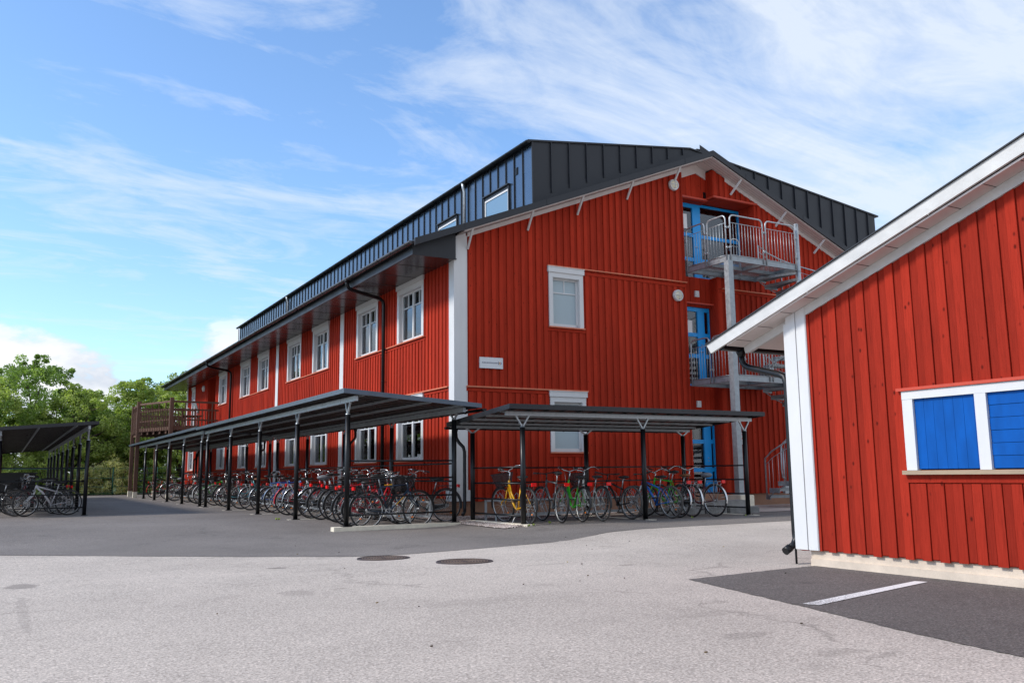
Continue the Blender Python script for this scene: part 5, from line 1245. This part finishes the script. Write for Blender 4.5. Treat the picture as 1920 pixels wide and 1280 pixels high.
def shrub(x, y, h, r, seed, m, label, per=60, nc=34):
    R = random.Random(seed); T = empty('shrub', (x, y, 0)); tag(T, label, 'shrub', 'shrubs at the end of the lane'); w = MB()
    C = []; rad = []
    for i in range(7): a = R.uniform(0, 6.28); w.path([(0, 0, 0), (math.cos(a) * r * .5, math.sin(a) * r * .5, h * .8)], [.03, .01], 5)
    w.obj('stem', M['bark'], T)
    for i in range(nc): a = R.uniform(0, 6.28); k = r * math.sqrt(R.random()); z = h * R.uniform(.12, 1) * (1 - .35 * (k / r) ** 2); C.append((math.cos(a) * k, math.sin(a) * k, z)); rad.append(R.uniform(.12, .3))
    leaves_mesh('foliage', C, rad, per, .055, m, T, seed, 1.1)
sl = ['pale olive shrub nearest the left shelter posts', 'pale olive shrub second from the left shelter, low and wide', 'pale flowering shrub in the middle of the lane end', 'tallest pale shrub at the lane end', 'pale shrub left of the green fence post', 'green shrub right behind the brown balcony posts', 'dark green shrub behind the far shelter bicycles', 'low green shrub next to the red building end']
for i, (x, h, mt) in enumerate(((3.9, 1.7, 'leafC'), (4.5, 1.4, 'leafC'), (5.05, 1.9, 'leafC'), (5.6, 2.2, 'leafC'), (6.15, 1.9, 'leafC'), (6.9, 1.6, 'leafA'), (7.8, 2.0, 'leafB'), (8.8, 1.8, 'leafA'))):
    shrub(x, 57.75 + (i % 3) * .25, h * 1.05, .62, 40 + i, M[mt], sl[i])
for i, (x, h) in enumerate(((1.0, 2.4), (2.2, 2.6), (3.1, 2.2), (0.0, 2.3), (-1.4, 2.6), (-3, 2.5))):
    shrub(x, 58.2 + (i % 2) * .3, h, 1.0, 60 + i, M['leafA'], ['bright green bush behind the left shelter bicycles', 'large green bush behind the left shelter posts', 'green bush at the right side of the left shelter', 'green bush under the left shelter roof, near the left edge', 'wide green bush past the left edge of the shelter', 'outermost green bush on the left'][i], nc=50, per=70)
Fz = empty('wire_fence', (0, 0, 0)); tag(Fz, 'green wire fence along the end of the asphalt lane', 'fence')
for i in range(10):
    w = MB(); x = 3.2 + i * 2.45; w.tube((x, 57.3, 0), (x, 57.3, 1.62), .03, 8); w.obj('post', M['greenwire'], Fz)
w = MB()
for z in (.1, .5, 1.0, 1.55): w.tube((-8, 57.3, z), (25, 57.3, z), .012, 5)
for i in range(165): w.tube((-8 + i * .2, 57.3, .05), (-8 + i * .2, 57.3, 1.57), .0025, 3)
w.obj('wire_mesh', M['greenwire'], Fz)
# grass tufts at the lawn edge
G_ = np.random.default_rng(5); n = 5000; px_ = G_.uniform(-14, 14, n); py_ = 57.6 + G_.exponential(.6, n)
v = []; 
hh = G_.uniform(.06, .28, n); ang = G_.uniform(0, 6.28, n); dx = np.cos(ang) * .012; dy = np.sin(ang) * .012; tx = G_.normal(0, .05, n); ty = G_.normal(0, .05, n)
V = np.stack([np.stack([px_ - dx, py_ - dy, np.full(n, .02)], 1), np.stack([px_ + dx, py_ + dy, np.full(n, .02)], 1), np.stack([px_ + tx, py_ + ty, hh], 1)], 1).reshape(-1, 3)
me = bpy.data.meshes.new('grass'); me.from_pydata(V.tolist(), [], [(3 * i, 3 * i + 1, 3 * i + 2) for i in range(n)]); me.materials.append(mat('grass_blades', (.13, .19, .04), .7))
o = bpy.data.objects.new('grass', me); col.objects.link(o); tag(o, 'green grass verge at the end of the lane', 'grass', kind='stuff')
# small weeds at kerbs and litter leaves on the asphalt
w = MB()
for (x, y) in ((5.55, 20.45), (5.5, 20.5), (8.78, 14.7), (8.9, 14.72), (14.3, 14.6), (12.9, 14.75), (9.5, 15.1)):
    for k in range(14):
        a = rnd.uniform(0, 6.28); r_ = rnd.uniform(.01, .03); h_ = rnd.uniform(.01, .035); w.cur = rnd.random(); z = gz(x, y) + .006
        p = Vector((x + math.cos(a) * r_, y + math.sin(a) * r_, z + h_)); w.add([(x, y, z), p + Vector((.012, .006, 0)), p + Vector((0, 0, .015)), p - Vector((.012, .006, 0))], [(0, 1, 2, 3)])
tag(w.obj('weeds', M['leafA'], fix=False), 'tiny green weeds at the foot of the shelter posts', 'weeds', kind='stuff')
w = MB()
for i in range(26):
    x, y = rnd.uniform(1, 9), rnd.uniform(3, 14); z = gz(x, y) + .008; a = rnd.uniform(0, 6.28); r_ = rnd.uniform(.006, .016)
    if x > 7.2 and y < 7.5: continue
    w.cur = rnd.random(); w.ball((x, y, z + .003), r_, r_ * .6, .005, 6, 4)
lm = mat('litter_leaf', (.1, .06, .03), .8); t_ = NT(lm); t_.l(t_.ramp(t_.attr(), [(0, (.03, .025, .02)), (.7, (.08, .05, .03)), (1, (.4, .3, .06))]), t_.b.inputs['Base Color'])
tag(w.obj('fallen_leaves', lm), 'scattered dry leaves and grit on the asphalt', 'leaves', kind='stuff')

# ------------------------------------------------------------------ sky, sun, camera
SUN_EL, SUN_AZ = math.radians(40), math.radians(-76)       # azimuth from +Y, clockwise positive
sc = bpy.context.scene
sd = bpy.data.lights.new('sun', 'SUN'); sd.energy = 2.2; sd.angle = math.radians(9); sd.color = (1, .945, .87)
so_ = bpy.data.objects.new('sun', sd); col.objects.link(so_)
dv = Vector((math.sin(SUN_AZ) * math.cos(SUN_EL), math.cos(SUN_AZ) * math.cos(SUN_EL), math.sin(SUN_EL)))
so_.rotation_euler = dv.to_track_quat('Z', 'Y').to_euler(); so_.location = (0, 0, 30)
wd = bpy.data.worlds.new('World'); sc.world = wd; wd.use_nodes = True; nt = wd.node_tree
bg = nt.nodes['Background']; sky = nt.nodes.new('ShaderNodeTexSky'); sky.sky_type = 'NISHITA'; sky.sun_disc = False
sky.sun_elevation = SUN_EL; sky.sun_rotation = SUN_AZ; sky.air_density = 1.0; sky.dust_density = .6; sky.ozone_density = 2.2
class WT(NT):
    def __init__(s, t): s.t = t; s.b = None
T_ = WT(nt)
tc = T_.n('ShaderNodeTexCoord'); sp = T_.n('ShaderNodeSeparateXYZ'); T_.l(tc.outputs['Generated'], sp.inputs[0])
zc = T_.math('MAXIMUM', sp.outputs[2], .03); den = T_.math('ADD', zc, .12)
cx = T_.math('DIVIDE', sp.outputs[0], den); cy = T_.math('DIVIDE', sp.outputs[1], den)
cb = T_.n('ShaderNodeCombineXYZ'); T_.l(cx, cb.inputs[0]); T_.l(cy, cb.inputs[1])
mp = T_.n('ShaderNodeMapping'); mp.inputs['Rotation'].default_value = (0, 0, math.radians(-32)); mp.inputs['Scale'].default_value = (.75, 1.7, 1); T_.l(cb.outputs[0], mp.inputs[0])
wisp = T_.noise(mp.outputs[0], 1.5, 10, .62, 1.1)
mp2 = T_.n('ShaderNodeMapping'); mp2.inputs['Rotation'].default_value = (0, 0, math.radians(25)); mp2.inputs['Scale'].default_value = (1.3, 2.4, 1); mp2.inputs['Location'].default_value = (3.1, 1.7, 0); T_.l(cb.outputs[0], mp2.inputs[0])
fine = T_.noise(mp2.outputs[0], 3.2, 8, .65, 1.0)
# thicker veil towards +X
az = T_.math('SUBTRACT', sp.outputs[0], T_.math('MULTIPLY', sp.outputs[1], .62))
veil = T_.math('MULTIPLY', T_.math('SMOOTH_MAX', az, -.25, .1), .34)
f = T_.math('ADD', T_.math('ADD', T_.math('MULTIPLY', wisp, .86), T_.math('MULTIPLY', fine, .30)), veil)
f = T_.math('ADD', f, T_.math('MULTIPLY', T_.math('MAXIMUM', T_.math('MULTIPLY', sp.outputs[1], -1.), 0.), .30))  # extra cloud added in the unseen sky behind the camera, brightens the gable
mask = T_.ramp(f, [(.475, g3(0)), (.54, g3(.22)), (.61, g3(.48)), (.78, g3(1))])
# low cumulus band
mp3 = T_.n('ShaderNodeMapping'); mp3.inputs['Scale'].default_value = (1, 1, 2.3); mp3.inputs['Location'].default_value = (.35, .1, .0); T_.l(tc.outputs['Generated'], mp3.inputs[0])
cum = T_.noise(mp3.outputs[0], 7.5, 8, .55, .2)
band = T_.ramp(sp.outputs[2], [(.0, g3(.9)), (.10, g3(.75)), (.145, g3(.35)), (.19, g3(0))])
cm = T_.ramp(T_.math('ADD', cum, T_.math('MULTIPLY', band, .26)), [(.60, g3(0)), (.67, g3(1))])
cm = T_.math('MULTIPLY', cm, T_.ramp(sp.outputs[2], [(.13, g3(1)), (.2, g3(0))]))
ccol = T_.mix(T_.ramp(cum, [(.45, g3(0)), (.62, g3(1))]), (2.9, 3.2, 3.7), (4.7, 4.8, 4.9))
tinted = T_.mix(1., sky.outputs[0], (.86, 1.0, 1.12), 'MULTIPLY')
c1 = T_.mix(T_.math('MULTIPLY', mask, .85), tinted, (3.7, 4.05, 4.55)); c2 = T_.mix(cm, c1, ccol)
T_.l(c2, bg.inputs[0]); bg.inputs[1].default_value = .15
cam = bpy.data.cameras.new('camera'); co = bpy.data.objects.new('camera', cam); col.objects.link(co); sc.camera = co
f_, yaw, pitch, roll = 1647.6, -.5219, .14873, -.01163
cam.sensor_width = 36; cam.lens = f_ / 1920 * 36; cam.clip_end = 2000; cam.clip_start = .05
fw = Vector((-math.sin(yaw) * math.cos(pitch), math.cos(yaw) * math.cos(pitch), math.sin(pitch))); rt = Vector((math.cos(yaw), math.sin(yaw), 0)); up = rt.cross(fw)
r2_ = rt * math.cos(roll) + up * math.sin(roll); u2_ = -rt * math.sin(roll) + up * math.cos(roll)
co.matrix_world = Matrix(((r2_.x, u2_.x, -fw.x, 0), (r2_.y, u2_.y, -fw.y, 0), (r2_.z, u2_.z, -fw.z, 1.0), (0, 0, 0, 1)))
sc.view_settings.view_transform = 'Standard'; sc.view_settings.look = 'None'; sc.view_settings.gamma = 1; sc.view_settings.exposure = .62
sc.cycles.max_bounces = 6; sc.cycles.transparent_max_bounces = 12
